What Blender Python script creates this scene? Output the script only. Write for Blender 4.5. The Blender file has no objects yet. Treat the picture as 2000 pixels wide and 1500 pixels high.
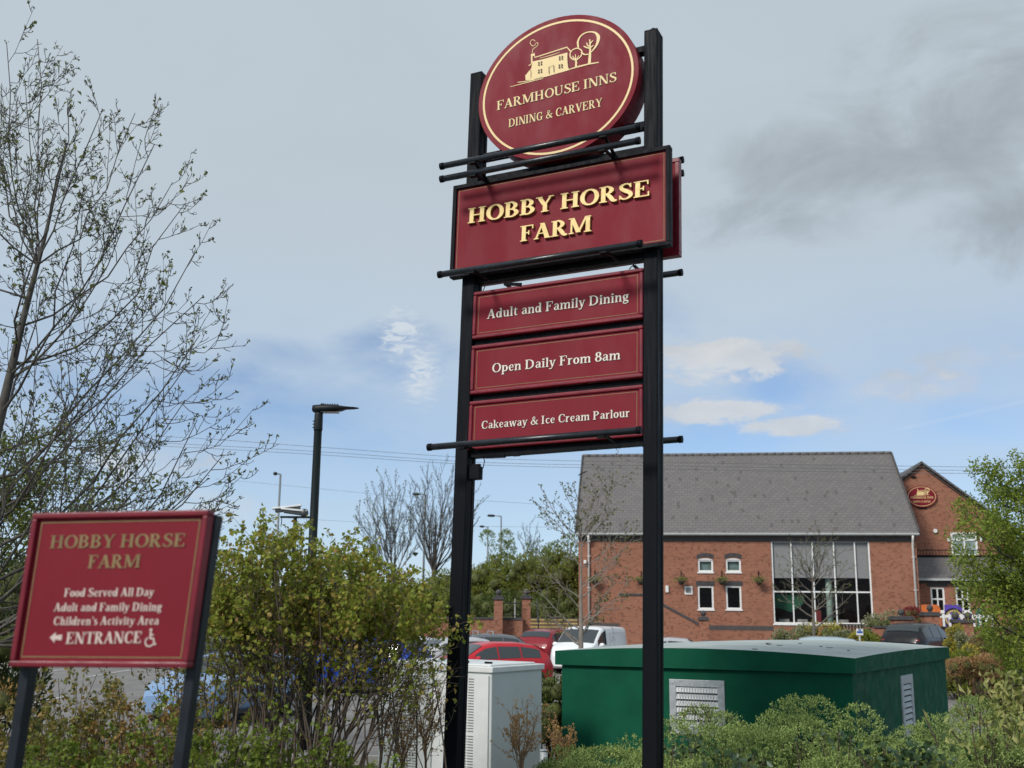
import bpy, math, random
import numpy as np
from mathutils import Vector, Matrix

# ------------------------------------------------------------------ camera
FPX, YH, ROLL, CAMH = 2100.0, 1190.0, 0.010, 2.5
PITCH = math.atan((YH - 750) / FPX)
scene = bpy.context.scene
COL = scene.collection
_F = np.array([0, math.cos(PITCH), math.sin(PITCH)])
_U0 = np.array([0, -math.sin(PITCH), math.cos(PITCH)])
_R0 = np.array([1.0, 0, 0])
_R = math.cos(ROLL) * _R0 + math.sin(ROLL) * _U0
_U = -math.sin(ROLL) * _R0 + math.cos(ROLL) * _U0
_C = np.array([0, 0, CAMH])
cam_d = bpy.data.cameras.new('camera')
cam = bpy.data.objects.new('camera', cam_d)
COL.objects.link(cam)
cam.matrix_world = Matrix(((_R[0], _U[0], -_F[0], 0), (_R[1], _U[1], -_F[1], 0), (_R[2], _U[2], -_F[2], CAMH), (0, 0, 0, 1)))
cam_d.sensor_width = 36
cam_d.lens = 36 * FPX / 2000
cam_d.clip_end = 3000
cam_d.dof.use_dof = True
cam_d.dof.focus_distance = 15.5
cam_d.dof.aperture_fstop = 1.8
scene.camera = cam
scene.view_settings.view_transform = 'Standard'
scene.view_settings.look = 'None'
scene.view_settings.exposure = 0.0
scene.view_settings.gamma = 1.0


def ray(px, py):
    return _F + (px - 1000) / FPX * _R - (py - 750) / FPX * _U


def at(px, py, Y):
    """survey helper: the place Y metres ahead that was sighted at px, py"""
    d = ray(px, py)
    return Vector(_C + d * (Y / d[1]))


def atz(px, py, z):
    d = ray(px, py)
    return Vector(_C + d * ((z - CAMH) / d[2]))


# ------------------------------------------------------------------ sky and sun
SUN_DIR = Vector((-0.54, -0.60, 0.62)).normalized()
world = bpy.data.worlds.new('World')
scene.world = world
world.use_nodes = True
wn, wl = world.node_tree.nodes, world.node_tree.links
wn.clear()


class NG:
    """tiny node graph helper"""
    def __init__(s, nodes, links):
        s.n, s.l = nodes, links

    def put(s, sock, val):
        if hasattr(val, 'is_output'):
            s.l.new(val, sock)
        elif val is not None:
            sock.default_value = val

    def math(s, op, a, b=None, c=None, clamp=False):
        k = s.n.new('ShaderNodeMath'); k.operation = op; k.use_clamp = clamp
        s.put(k.inputs[0], a); s.put(k.inputs[1], b)
        if c is not None: s.put(k.inputs[2], c)
        return k.outputs[0]

    def mix(s, fac, a, b, mode='MIX'):
        k = s.n.new('ShaderNodeMix'); k.data_type = 'RGBA'; k.blend_type = mode
        s.put(k.inputs[0], fac)
        s.put(k.inputs[6], a if hasattr(a, 'is_output') else (*a, 1)); s.put(k.inputs[7], b if hasattr(b, 'is_output') else (*b, 1))
        return k.outputs[2]

    def rng(s, v, a, b, c=0.0, d=1.0, smooth=True):
        k = s.n.new('ShaderNodeMapRange'); k.interpolation_type = 'SMOOTHSTEP' if smooth else 'LINEAR'
        s.put(k.inputs[0], v)
        for i, x in zip((1, 2, 3, 4), (a, b, c, d)): k.inputs[i].default_value = x
        return k.outputs[0]

    def noise(s, vec, scale, detail=4, rough=.55, dist=0.0):
        k = s.n.new('ShaderNodeTexNoise')
        s.put(k.inputs['Vector'], vec)
        k.inputs['Scale'].default_value = scale; k.inputs['Detail'].default_value = detail
        k.inputs['Roughness'].default_value = rough; k.inputs['Distortion'].default_value = dist
        return k.outputs['Fac']

    def comb(s, x, y, z=0.0):
        k = s.n.new('ShaderNodeCombineXYZ')
        for i, v in enumerate((x, y, z)): s.put(k.inputs[i], v)
        return k.outputs[0]

    def sep(s, v):
        k = s.n.new('ShaderNodeSeparateXYZ'); s.put(k.inputs[0], v); return k.outputs

    def ramp(s, fac, stops, interp='LINEAR'):
        k = s.n.new('ShaderNodeValToRGB'); s.put(k.inputs[0], fac)
        e = k.color_ramp.elements; k.color_ramp.interpolation = interp
        while len(e) < len(stops): e.new(.5)
        for q, (p, c) in zip(e, stops): q.position = p; q.color = (*c, 1)
        return k.outputs[0]


def build_sky():
    g = NG(wn, wl)
    sky = wn.new('ShaderNodeTexSky'); sky.sky_type = 'NISHITA'; sky.sun_disc = False
    sky.sun_elevation = math.asin(SUN_DIR.z); sky.sun_rotation = math.atan2(SUN_DIR.x, SUN_DIR.y)
    sky.air_density = 1.0; sky.dust_density = .0; sky.ozone_density = 3.4; sky.altitude = 2000
    tc = wn.new('ShaderNodeTexCoord')
    x, y, z = g.sep(tc.outputs['Generated'])
    el = g.math('ARCSINE', z); az = g.math('ARCTAN2', x, y)
    v = g.comb(az, g.math('MULTIPLY', el, 2.2))
    n1 = g.noise(v, 7.0, 7, .6, .4)
    n2 = g.noise(v, 2.6, 5, .55, .3)
    n3 = g.noise(v, 24.0, 5, .6, .2)

    def px(p, q):
        d = ray(p, q); d = d / np.linalg.norm(d)
        return math.atan2(d[0], d[1]), math.asin(d[2])

    def blob(p, q, rx, ry, soft=.8, wob=1.2, nz=n1, tilt=0.0):
        a0, e0 = px(p, q)
        da = g.math('SUBTRACT', az, a0); de = g.math('SUBTRACT', el, e0)
        if tilt:
            de = g.math('SUBTRACT', de, g.math('MULTIPLY', da, tilt))
        u = g.math('POWER', g.math('DIVIDE', da, rx / FPX), 2.0)
        w = g.math('POWER', g.math('DIVIDE', de, ry / FPX), 2.0)
        e = g.math('ADD', u, w)
        k = g.math('SUBTRACT', 1.0, e)
        k = g.math('ADD', k, g.math('MULTIPLY', g.math('SUBTRACT', nz, .5), wob * 4))
        return g.rng(k, 0.0, soft * 2)

    def acc(masks):
        o = masks[0]
        for m in masks[1:]: o = g.math('MAXIMUM', o, m)
        return o
    # thin grey veil, thicker high up, breaking to blue lower down
    h = g.math('ADD', el, g.math('MULTIPLY', g.math('SUBTRACT', n2, .5), .24))
    veil = g.rng(h, .12, .27, .62, 1.0)
    low = g.rng(el, .02, .12, .78, 0.0)
    veil = g.math('MAXIMUM', veil, low)
    holes = acc([blob(1330, 850, 440, 85, .8, .7), blob(390, 790, 420, 110, .8, .7), blob(700, 880, 300, 60, 1.3, .8), blob(1530, 745, 130, 85, .9, .8), blob(770, 690, 170, 75, .9, .8), blob(560, 700, 160, 50, 1.4, .8),
                 blob(1930, 820, 260, 60, 1.2, .8), blob(1260, 620, 160, 90, 1.5, .8)])
    veil = g.math('MULTIPLY', veil, g.math('SUBTRACT', 1.0, g.math('MULTIPLY', holes, .84)))
    hi = g.rng(el, .10, .42)
    vcol = g.mix(hi, (.50, .64, .81), (.50, .575, .635))
    vcol = g.mix(g.math('MULTIPLY', g.rng(n2, .35, .7), .35), vcol, (.54, .62, .70))
    # soft grey clouds on the right
    nd = g.noise(g.comb(az, g.math('MULTIPLY', el, 1.5)), 8.0, 8, .60, .6)
    dark = acc([blob(1640, 320, 330, 130, 1.1, 1.1, nd), blob(1900, 220, 330, 200, 1.1, 1.1, nd), blob(1560, 430, 260, 80, 1.2, 1.3, nd, -.1), blob(1960, 440, 210, 95, 1.1, 1.1, nd),
                blob(1930, 90, 260, 110, 1.6, 1.2, nd)])
    dcol = g.mix(g.rng(nd, .35, .68), (.175, .20, .222), (.31, .35, .385))
    # small fair-weather cumulus low down
    cu = acc([blob(1420, 702, 160, 52, .35, .7, n3), blob(1390, 804, 160, 32, .35, .6, n3), blob(1560, 832, 150, 24, .4, .6, n3), blob(1790, 750, 130, 40, .6, .8, n3), blob(1880, 700, 120, 30, 1.0, .8, n3),
              blob(1590, 730, 60, 55, 1.3, 1.0, n3), blob(300, 905, 160, 50, .8, .9, n3), blob(420, 990, 190, 50, 1.0, .9, n3), blob(640, 1005, 260, 40, 1.5, .9, n3)])
    ccol = g.mix(g.rng(n1, .3, .7), (.56, .58, .59), (.74, .74, .73))
    # feathery wisp and a vapour trail
    nf = g.noise(g.comb(g.math('MULTIPLY', az, 9.0), g.math('MULTIPLY', el, 30.0)), 6.0, 6, .65, 1.2)
    wisp = g.math('MULTIPLY', acc([blob(782, 660, 62, 62, .6, .7, nf), blob(822, 728, 48, 80, .6, .7, nf)]), g.rng(nf, .22, .46))
    a1, e1 = px(1720, 846); a2, e2 = px(2100, 760)
    dl = g.math('ABSOLUTE', g.math('SUBTRACT', g.math('SUBTRACT', el, e1), g.math('MULTIPLY', g.math('SUBTRACT', az, a1), (e2 - e1) / (a2 - a1))))
    trail = g.math('MULTIPLY', g.rng(dl, .0006, .0022, 1.0, 0.0), g.rng(az, a1, a1 + .03))
    cfac = veil
    col = vcol
    for m, c, s in ((dark, dcol, .93), (cu, ccol, .86), (wisp, (.70, .76, .80), .9), (trail, (.62, .70, .80), .5)):
        m = g.math('MULTIPLY', m, s)
        col = g.mix(m, col, c)
        cfac = g.math('MAXIMUM', cfac, m)
    b1 = wn.new('ShaderNodeBackground'); b1.inputs[1].default_value = .122
    wl.new(sky.outputs[0], b1.inputs[0])
    b2 = wn.new('ShaderNodeBackground'); wl.new(col, b2.inputs[0]); b2.inputs[1].default_value = 1.0
    ms = wn.new('ShaderNodeMixShader')
    wl.new(cfac, ms.inputs[0]); wl.new(b1.outputs[0], ms.inputs[1]); wl.new(b2.outputs[0], ms.inputs[2])
    out = wn.new('ShaderNodeOutputWorld'); wl.new(ms.outputs[0], out.inputs[0])


build_sky()
sd = bpy.data.lights.new('sun', 'SUN')
sd.energy = 2.8; sd.angle = math.radians(12.0); sd.color = (1.0, .955, .89)
sun = bpy.data.objects.new('sun', sd)
sun.rotation_euler = SUN_DIR.to_track_quat('Z', 'Y').to_euler()
COL.objects.link(sun)

# ------------------------------------------------------------------ materials
M = {}


def mat(name, col, rough=.6, metal=0.0, var=.0, vscale=6.0, col2=None, bump=0.0, bscale=40.0, coat=0.0, stretch=(1, 1, 1), spec=.5, thr=(.35, .7)):
    if name in M: return M[name]
    m = bpy.data.materials.new(name); m.use_nodes = True
    nt = m.node_tree; g = NG(nt.nodes, nt.links)
    b = nt.nodes['Principled BSDF']
    b.inputs['Roughness'].default_value = rough; b.inputs['Metallic'].default_value = metal
    b.inputs['Coat Weight'].default_value = coat; b.inputs['Coat Roughness'].default_value = .06
    b.inputs['Specular IOR Level'].default_value = spec
    if var or col2 or bump:
        tc = nt.nodes.new('ShaderNodeTexCoord')
        mp = nt.nodes.new('ShaderNodeMapping'); mp.inputs['Scale'].default_value = stretch
        nt.links.new(tc.outputs['Object'], mp.inputs[0])
        if var or col2:
            c2 = col2 or tuple(max(0, c * (1 - var)) for c in col)
            c1 = col if col2 else tuple(min(1, c * (1 + var)) for c in col)
            f = g.rng(g.noise(mp.outputs[0], vscale, 6, .6), *thr)
            nt.links.new(g.mix(f, c1, c2), b.inputs['Base Color'])
            nt.links.new(g.rng(g.noise(mp.outputs[0], vscale * 2.3, 4), .3, .7, rough * .85, min(1, rough * 1.2)), b.inputs['Roughness'])
        else:
            b.inputs['Base Color'].default_value = (*col, 1)
        if bump:
            bp = nt.nodes.new('ShaderNodeBump'); bp.inputs['Strength'].default_value = bump; bp.inputs['Distance'].default_value = .01
            nt.links.new(g.noise(tc.outputs['Object'], bscale, 5), bp.inputs['Height']); nt.links.new(bp.outputs[0], b.inputs['Normal'])
    else:
        b.inputs['Base Color'].default_value = (*col, 1)
    M[name] = m
    return m


def leafmat(name, stops, rough=.55, trans=.25):
    if name in M: return M[name]
    m = bpy.data.materials.new(name); m.use_nodes = True
    nt = m.node_tree; g = NG(nt.nodes, nt.links)
    b = nt.nodes['Principled BSDF']
    geo = nt.nodes.new('ShaderNodeNewGeometry')
    oi = nt.nodes.new('ShaderNodeTexCoord')
    f = g.math('ADD', g.math('MULTIPLY', geo.outputs['Random Per Island'], .62), g.math('MULTIPLY', g.noise(oi.outputs['Object'], 2.4, 3), .40), clamp=True)
    c = g.ramp(f, stops)
    nt.links.new(c, b.inputs['Base Color'])
    b.inputs['Roughness'].default_value = rough
    b.inputs['Specular IOR Level'].default_value = .35
    t = nt.nodes.new('ShaderNodeBsdfTranslucent'); nt.links.new(c, t.inputs[0])
    ms = nt.nodes.new('ShaderNodeMixShader'); ms.inputs[0].default_value = trans
    nt.links.new(b.outputs[0], ms.inputs[1]); nt.links.new(t.outputs[0], ms.inputs[2])
    nt.links.new(ms.outputs[0], nt.nodes['Material Output'].inputs[0])
    M[name] = m
    return m


def brickmat(name, c1, c2, mortar, bw=.225, bh=.075, ms=.012, rough=.85, dark=.18, horiz=False, slope=1.0, offset=.5, weather=(.55, .5, .45)):
    if name in M: return M[name]
    m = bpy.data.materials.new(name); m.use_nodes = True
    nt = m.node_tree; g = NG(nt.nodes, nt.links)
    b = nt.nodes['Principled BSDF']
    tc = nt.nodes.new('ShaderNodeTexCoord')
    x, y, z = g.sep(tc.outputs['Object'])
    if horiz: vec = g.comb(x, g.math('MULTIPLY', z, slope))
    else: vec = g.comb(g.math('ADD', x, y), z)
    bt = nt.nodes.new('ShaderNodeTexBrick')
    bt.offset = offset
    nt.links.new(vec, bt.inputs['Vector'])
    bt.inputs['Color1'].default_value = (*c1, 1); bt.inputs['Color2'].default_value = (*c2, 1); bt.inputs['Mortar'].default_value = (*mortar, 1)
    bt.inputs['Scale'].default_value = 1.0; bt.inputs['Mortar Size'].default_value = ms; bt.inputs['Mortar Smooth'].default_value = .3
    bt.inputs['Bias'].default_value = -.1; bt.inputs['Brick Width'].default_value = bw; bt.inputs['Row Height'].default_value = bh
    # burnt headers here and there
    cell = g.comb(g.math('FLOOR', g.math('DIVIDE', g.math('ADD', x, 0.0 if horiz else y), bw * .5)), g.math('FLOOR', g.math('DIVIDE', z, bh)))
    wn_ = nt.nodes.new('ShaderNodeTexWhiteNoise'); wn_.noise_dimensions = '2D'; nt.links.new(cell, wn_.inputs['Vector'])
    f = g.math('MULTIPLY', g.math('GREATER_THAN', wn_.outputs['Value'], 1 - dark), .5)
    c = g.mix(f, bt.outputs['Color'], tuple(k * .35 for k in c1))
    w = g.rng(g.noise(tc.outputs['Object'], .5, 3), .35, .75, 0.0, .22)
    c = g.mix(w, c, weather, 'MULTIPLY')
    nt.links.new(c, b.inputs['Base Color'])
    b.inputs['Roughness'].default_value = rough
    bp = nt.nodes.new('ShaderNodeBump'); bp.inputs['Strength'].default_value = .5; bp.inputs['Distance'].default_value = .012; bp.invert = True
    nt.links.new(bt.outputs['Fac'], bp.inputs['Height']); nt.links.new(bp.outputs[0], b.inputs['Normal'])
    M[name] = m
    return m


def glassmat(name, tint=(.02, .025, .03), see=.75):
    if name in M: return M[name]
    m = bpy.data.materials.new(name); m.use_nodes = True
    nt = m.node_tree
    b = nt.nodes['Principled BSDF']; b.inputs['Base Color'].default_value = (*tint, 1); b.inputs['Roughness'].default_value = .04
    b.inputs['Specular IOR Level'].default_value = .6
    t = nt.nodes.new('ShaderNodeBsdfTransparent'); t.inputs[0].default_value = (.92, .95, .95, 1)
    ms = nt.nodes.new('ShaderNodeMixShader'); ms.inputs[0].default_value = see
    nt.links.new(b.outputs[0], ms.inputs[1]); nt.links.new(t.outputs[0], ms.inputs[2])
    nt.links.new(ms.outputs[0], nt.nodes['Material Output'].inputs[0])
    M[name] = m
    return m


# ------------------------------------------------------------------ mesh helpers
class MB:
    """collects faces; build() links them as one mesh object"""
    def __init__(s, fn=None):
        s.v, s.f, s.m, s.s, s.fn = [], [], [], [], fn

    def add(s, vs, fs, mi=0, smooth=False):
        o = len(s.v); s.v += [tuple(p) for p in vs]
        for f in fs: s.f.append([i + o for i in f]); s.m.append(mi); s.s.append(smooth)

    def box(s, x0, x1, y0, y1, z0, z1, mi=0):
        s.add([(x0, y0, z0), (x1, y0, z0), (x1, y1, z0), (x0, y1, z0), (x0, y0, z1), (x1, y0, z1), (x1, y1, z1), (x0, y1, z1)],
              [(0, 3, 2, 1), (4, 5, 6, 7), (0, 1, 5, 4), (1, 2, 6, 5), (2, 3, 7, 6), (3, 0, 4, 7)], mi)

    def bar(s, p, q, w, h, up=(0, 0, 1), mi=0):
        p, q, up = Vector(p), Vector(q), Vector(up)
        d = (q - p).normalized(); a = d.cross(up)
        if a.length < 1e-4: a = d.cross(Vector((1, 0, 0)))
        a.normalize(); b = a.cross(d)
        c = [a * (w / 2) * i + b * (h / 2) * j for i, j in ((-1, -1), (1, -1), (1, 1), (-1, 1))]
        s.add([p + k for k in c] + [q + k for k in c], [(3, 2, 1, 0), (4, 5, 6, 7), (0, 1, 5, 4), (1, 2, 6, 5), (2, 3, 7, 6), (3, 0, 4, 7)], mi)

    def tube(s, pts, rad, n=8, mi=0, caps=True, smooth=True):
        pts = [Vector(p) for p in pts]
        if not hasattr(rad, '__len__'): rad = [rad] * len(pts)
        vs, fs = [], []
        a = None
        for i, p in enumerate(pts):
            d = (pts[min(i + 1, len(pts) - 1)] - pts[max(i - 1, 0)]).normalized()
            if a is None:
                a = d.cross(Vector((0, 0, 1)))
                if a.length < .05: a = d.cross(Vector((1, 0, 0)))
            a = (a - d * a.dot(d)).normalized(); b = d.cross(a)
            for k in range(n):
                t = 2 * math.pi * k / n
                vs.append(p + (a * math.cos(t) + b * math.sin(t)) * rad[i])
        for i in range(len(pts) - 1):
            for k in range(n):
                fs.append((i * n + k, i * n + (k + 1) % n, (i + 1) * n + (k + 1) % n, (i + 1) * n + k))
        s.add(vs, fs, mi, smooth)
        if caps:
            o = len(s.v) - len(vs)
            s.f.append([o + k for k in range(n)][::-1]); s.m.append(mi); s.s.append(False)
            s.f.append([o + (len(pts) - 1) * n + k for k in range(n)]); s.m.append(mi); s.s.append(False)

    def prism(s, pts, w0, w1, mi=0, plane='xz', sides=True):
        """outline extruded along the third axis"""
        n = len(pts)
        def P(a, b, w): return {'xz': (a, w, b), 'xy': (a, b, w), 'yz': (w, a, b)}[plane]
        vs = [P(a, b, w0) for a, b in pts] + [P(a, b, w1) for a, b in pts]
        fs = [list(range(n)), list(range(2 * n - 1, n - 1, -1))]
        if sides: fs += [(i, i + n, (i + 1) % n + n, (i + 1) % n) for i in range(n)]
        s.add(vs, fs, mi)

    def sphere(s, c, r, nu=14, nv=9, mi=0, sc=(1, 1, 1), smooth=True):
        vs, fs = [], []
        for j in range(nv + 1):
            t = math.pi * j / nv
            for i in range(nu):
                a = 2 * math.pi * i / nu
                vs.append((c[0] + r * sc[0] * math.sin(t) * math.cos(a), c[1] + r * sc[1] * math.sin(t) * math.sin(a), c[2] + r * sc[2] * math.cos(t)))
        for j in range(nv):
            for i in range(nu):
                fs.append((j * nu + i, (j + 1) * nu + i, (j + 1) * nu + (i + 1) % nu, j * nu + (i + 1) % nu))
        s.add(vs, fs, mi, smooth)

    def build(s, name, mats, parent=None, origin=None, bevel=0.0):
        if not isinstance(mats, (list, tuple)): mats = [mats]
        v = np.array([s.fn(*p) for p in s.v] if s.fn else s.v, dtype=float).reshape(-1, 3)
        if origin is None and s.fn:
            p = parent
            while p is not None and 'org' not in p: p = p.parent
            if p is not None: origin = p['org']
        if origin is not None: v = v - np.array(origin)
        me = bpy.data.meshes.new(name)
        me.from_pydata(v.tolist(), [], s.f)
        for m in mats: me.materials.append(m)
        me.polygons.foreach_set('material_index', s.m)
        me.polygons.foreach_set('use_smooth', s.s)
        me.update()
        o = bpy.data.objects.new(name, me); COL.objects.link(o)
        if parent is not None: o.parent = parent
        if bevel:
            b = o.modifiers.new('bevel', 'BEVEL'); b.width = bevel; b.segments = 2; b.limit_method = 'ANGLE'; b.angle_limit = math.radians(40)
        return o


def tag(o, label, cat, group=None):
    o['label'] = label; o['category'] = cat
    if group: o['group'] = group
    return o


def thing(name, label, cat, loc=(0, 0, 0), rz=0.0, group=None):
    o = bpy.data.objects.new(name, None); COL.objects.link(o)
    o.empty_display_size = .2
    o.location = loc; o.rotation_euler = (0, 0, rz)
    return tag(o, label, cat, group)


def kind(o, k):
    o['kind'] = k
    return o


def copy_tree(o, parent=None):
    c = o.copy(); COL.objects.link(c)
    if parent is not None: c.parent = parent
    for ch in list(o.children): copy_tree(ch, c)
    return c


def sstep(t):
    t = max(0.0, min(1.0, t)); return t * t * (3 - 2 * t)


def th(x, y):
    """height of the ground"""
    z = .85 * (1 - sstep((y - 7.5) / 5.0))
    z += .45 * sstep((x - 8) / 6) * sstep((y - 29) / 8)
    z += 1.4 * sstep((y - 62) / 8) * sstep((4 - x) / 4)
    return z

# ------------------------------------------------------------------ serif lettering drawn with strokes
def _cr(pts, closed=False, n=6):
    """smooth curve through points (x, y, width)"""
    P = [np.array(p, float) for p in pts]
    out = []
    m = len(P)
    for i in range(m if closed else m - 1):
        a = P[(i - 1) % m] if (closed or i > 0) else P[i]
        b, c = P[i], P[(i + 1) % m]
        d = P[(i + 2) % m] if (closed or i + 2 < m) else c
        for k in range(n):
            t = k / n
            out.append(.5 * ((2 * b) + (c - a) * t + (2 * a - 5 * b + 4 * c - d) * t * t + (3 * b - a - 3 * c + d) * t ** 3))
    out.append(P[0] if closed else P[-1])
    return out


def ribbon(pts, smooth=True, closed=False, n=6):
    """pts (x, y, width) -> list of quads"""
    c = _cr(pts, closed, n) if smooth else [np.array(p, float) for p in pts]
    L = []
    for i, p in enumerate(c):
        if closed and i in (0, len(c) - 1): d = c[1] - c[-2]
        else: d = c[min(i + 1, len(c) - 1)] - c[max(i - 1, 0)]
        d = d[:2] / (np.linalg.norm(d[:2]) + 1e-9)
        nn = np.array([-d[1], d[0]]) * p[2] / 2
        L.append((p[:2] + nn, p[:2] - nn))
    return [[L[i][0], L[i][1], L[i + 1][1], L[i + 1][0]] for i in range(len(L) - 1)]


def bx(x0, y0, x1, y1): return [[(x0, y0), (x1, y0), (x1, y1), (x0, y1)]]


def glyph(ch, T=.17, t=.075):
    """returns (list of strokes, advance); cap height 1, x-height .68"""
    s, e = .065, .075
    def stem(x, y0=0, y1=1, w=T): return bx(x, y0, x + w, y1)
    def ser(x, y, w=T, l=e, r=e): return bx(x - l, y, x + w + r, y + s)
    def feet(x, w=T): return [ser(x, 0, w), ser(x, 1 - s, w)]
    def dg(x0, y0, x1, y1, w):
        return [[(x0 - w / 2, y0), (x0 + w / 2, y0), (x1 + w / 2, y1), (x1 - w / 2, y1)]]
    def bowl(cx, cy, rx, ry, closed=True):
        pts = []
        for k in range(12):
            a = 2 * math.pi * k / 12
            pts.append(((rx) * math.cos(a) + cx, ry * math.sin(a) + cy, t + (T - t) * abs(math.cos(a)) ** 1.5))
        return ribbon(pts, True, True, 3)
    Tl = T * .86
    if ch == ' ': return [], .32
    if ch == 'H': return [stem(.09), stem(.60), *feet(.09), *feet(.60), bx(.25, .47, .61, .545)], .92
    if ch == 'I': return [stem(.09), *feet(.09)], .42
    if ch in 'FE':
        o = [stem(.09), ser(.09, 0), bx(.015, 1 - s, .66, 1), bx(.60, .74, .66, 1), bx(.25, .48, .46, .55), bx(.41, .38, .47, .65)]
        if ch == 'E': o += [bx(.25, 0, .70, s), bx(.635, 0, .70, .28)]
        return o, (.76 if ch == 'E' else .70)
    if ch == 'N': return [stem(.11, 0, 1, t), stem(.70, 0, 1, t), dg(.17, 1, .70, 0, T * 1.15), ser(.11, 0, t), ser(.70, 1 - s, t), bx(.0, 1 - s, .2, 1)], .90
    if ch == 'M': return [stem(.11, 0, 1, t), stem(.84, 0, 1), dg(.18, 1, .50, .05, T * 1.1), dg(.50, .05, .86, 1, t * 1.2), ser(.11, 0, t), ser(.84, 0), bx(.02, 1 - s, .22, 1), bx(.84, 1 - s, 1.09, 1)], 1.14
    if ch == 'A': return [dg(.11, .03, .41, 1, t * 1.1), dg(.66, .03, .40, 1, T * 1.15), bx(.2, .31, .56, .375), ser(.08, 0, t), ser(.60, 0, T * .8)], .84
    if ch == 'V': return [dg(.15, 1, .42, 0, T * 1.15), dg(.70, 1, .43, 0, t * 1.1), ser(.08, 1 - s, T * .8), ser(.66, 1 - s, t)], .84
    if ch == 'Y': return [dg(.14, 1, .41, .45, T * 1.1), dg(.70, 1, .43, .45, t * 1.1), stem(.33, 0, .5), ser(.33, 0), ser(.07, 1 - s, T * .8), ser(.66, 1 - s, t)], .82
    if ch == 'U': return [stem(.10, .35, 1), ribbon([(.185, .4, T), (.20, .18, T * .95), (.40, .04, t * 1.2), (.62, .16, t), (.68, .4, t), (.68, 1, t)]), ser(.10, 1 - s), ser(.645, 1 - s, t)], .86
    if ch == 'T': return [stem(.32), ser(.32, 0), bx(.02, 1 - s, .80, 1), bx(.02, .74, .075, 1), bx(.745, .74, .80, 1)], .82
    if ch == 'D': return [stem(.09), bx(.015, 1 - s, .3, 1), bx(.015, 0, .3, s), ribbon([(.25, .965, t), (.45, .95, t * 1.1), (.68, .78, T * .9), (.73, .5, T * 1.05), (.68, .22, T * .9), (.45, .05, t * 1.1), (.25, .035, t)])], .90
    if ch == 'O': return [bowl(.43, .5, .33, .47)], .86
    if ch in 'CG':
        o = [ribbon([(.70, .74, t), (.60, .92, t), (.44, .965, t), (.22, .85, T * .8), (.14, .5, T * 1.05), (.22, .15, T * .8), (.46, .035, t), (.62, .10, t), (.72, .27, t)]), bx(.655, .68, .71, .97)]
        if ch == 'G': o = [o[0], o[1], bx(.58, .04, .58 + T, .42), bx(.50, .40, .82, .40 + s)]
        return o, (.80 if ch == 'C' else .86)
    if ch in 'PRB':
        o = [stem(.09), bx(.015, 1 - s, .3, 1), ribbon([(.25, .965, t), (.42, .95, t * 1.2), (.56, .74, T), (.42, .53, t * 1.2), (.25, .505, t)])]
        if ch == 'B': return o + [bx(.015, 0, .3, s), ribbon([(.25, .5, t), (.46, .49, t * 1.2), (.62, .27, T * 1.05), (.46, .05, t * 1.2), (.25, .035, t)])], .77
        if ch == 'R': return o + [ser(.09, 0), ribbon([(.36, .5, T * .7), (.50, .30, T), (.64, .06, T * .9), (.80, .035, t)])], .84
        return o + [ser(.09, 0)], .72
    if ch == 'S': return [ribbon([(.56, .78, t), (.48, .93, t), (.33, .965, t), (.16, .87, T * .75), (.16, .70, T * .9), (.34, .53, T * 1.1), (.53, .38, T), (.56, .19, T * .8), (.38, .035, t), (.20, .06, t), (.09, .23, t)]), bx(.53, .72, .585, .98), bx(.065, .02, .12, .28)], .68
    if ch == '&': return [ribbon([(.84, .04, T * .7), (.62, .18, T), (.34, .58, T * .8), (.28, .82, t * 1.2), (.40, .965, t), (.52, .84, t), (.44, .66, t), (.20, .44, t * 1.2), (.13, .22, T * .9), (.26, .045, t * 1.2), (.50, .08, t), (.68, .30, t), (.74, .50, t)]), bx(.62, .48, .88, .48 + s)], .92
    if ch == '8': return [bowl(.30, .75, .17, .21), bowl(.30, .27, .21, .235)], .60
    if ch == "'": return [bx(.10, .70, .20, 1)], .26
    x = .68
    if ch == 'a': return [ribbon([(.13, .52, t * 1.3), (.22, .64, t), (.34, .645, t), (.43, .52, Tl), (.43, .15, Tl), (.50, .05, t), (.58, .07, t * .7)]), ribbon([(.41, .40, t), (.22, .34, t * 1.2), (.13, .18, Tl), (.22, .04, t * 1.1), (.34, .09, t), (.42, .20, t)])], .60
    if ch == 'c': return [ribbon([(.46, .54, t * 1.3), (.34, .645, t), (.18, .55, Tl * .9), (.13, .33, Tl), (.20, .12, Tl * .9), (.34, .035, t), (.48, .14, t)])], .53
    if ch == 'd': return [stem(.42, 0, 1, Tl), bowl(.28, .33, .17, .30), bx(.34, 1 - s, .44, 1), bx(.54, 0, .62, s)], .66
    if ch == 'e': return [bx(.14, .34, .50, .40), ribbon([(.47, .37, t), (.43, .58, Tl * .7), (.30, .645, t), (.16, .53, Tl * .9), (.13, .32, Tl), (.21, .10, Tl * .9), (.34, .035, t), (.49, .15, t)])], .57
    if ch == 'g': return [bowl(.27, .45, .15, .19), ribbon([(.20, .28, t), (.13, .18, t * 1.2), (.25, .09, Tl), (.45, .02, Tl), (.48, -.12, t), (.30, -.23, t), (.10, -.16, t), (.12, -.02, t), (.22, .06, t)]), ribbon([(.38, .58, t), (.47, .65, t), (.55, .63, t * 1.2)])], .57
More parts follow.
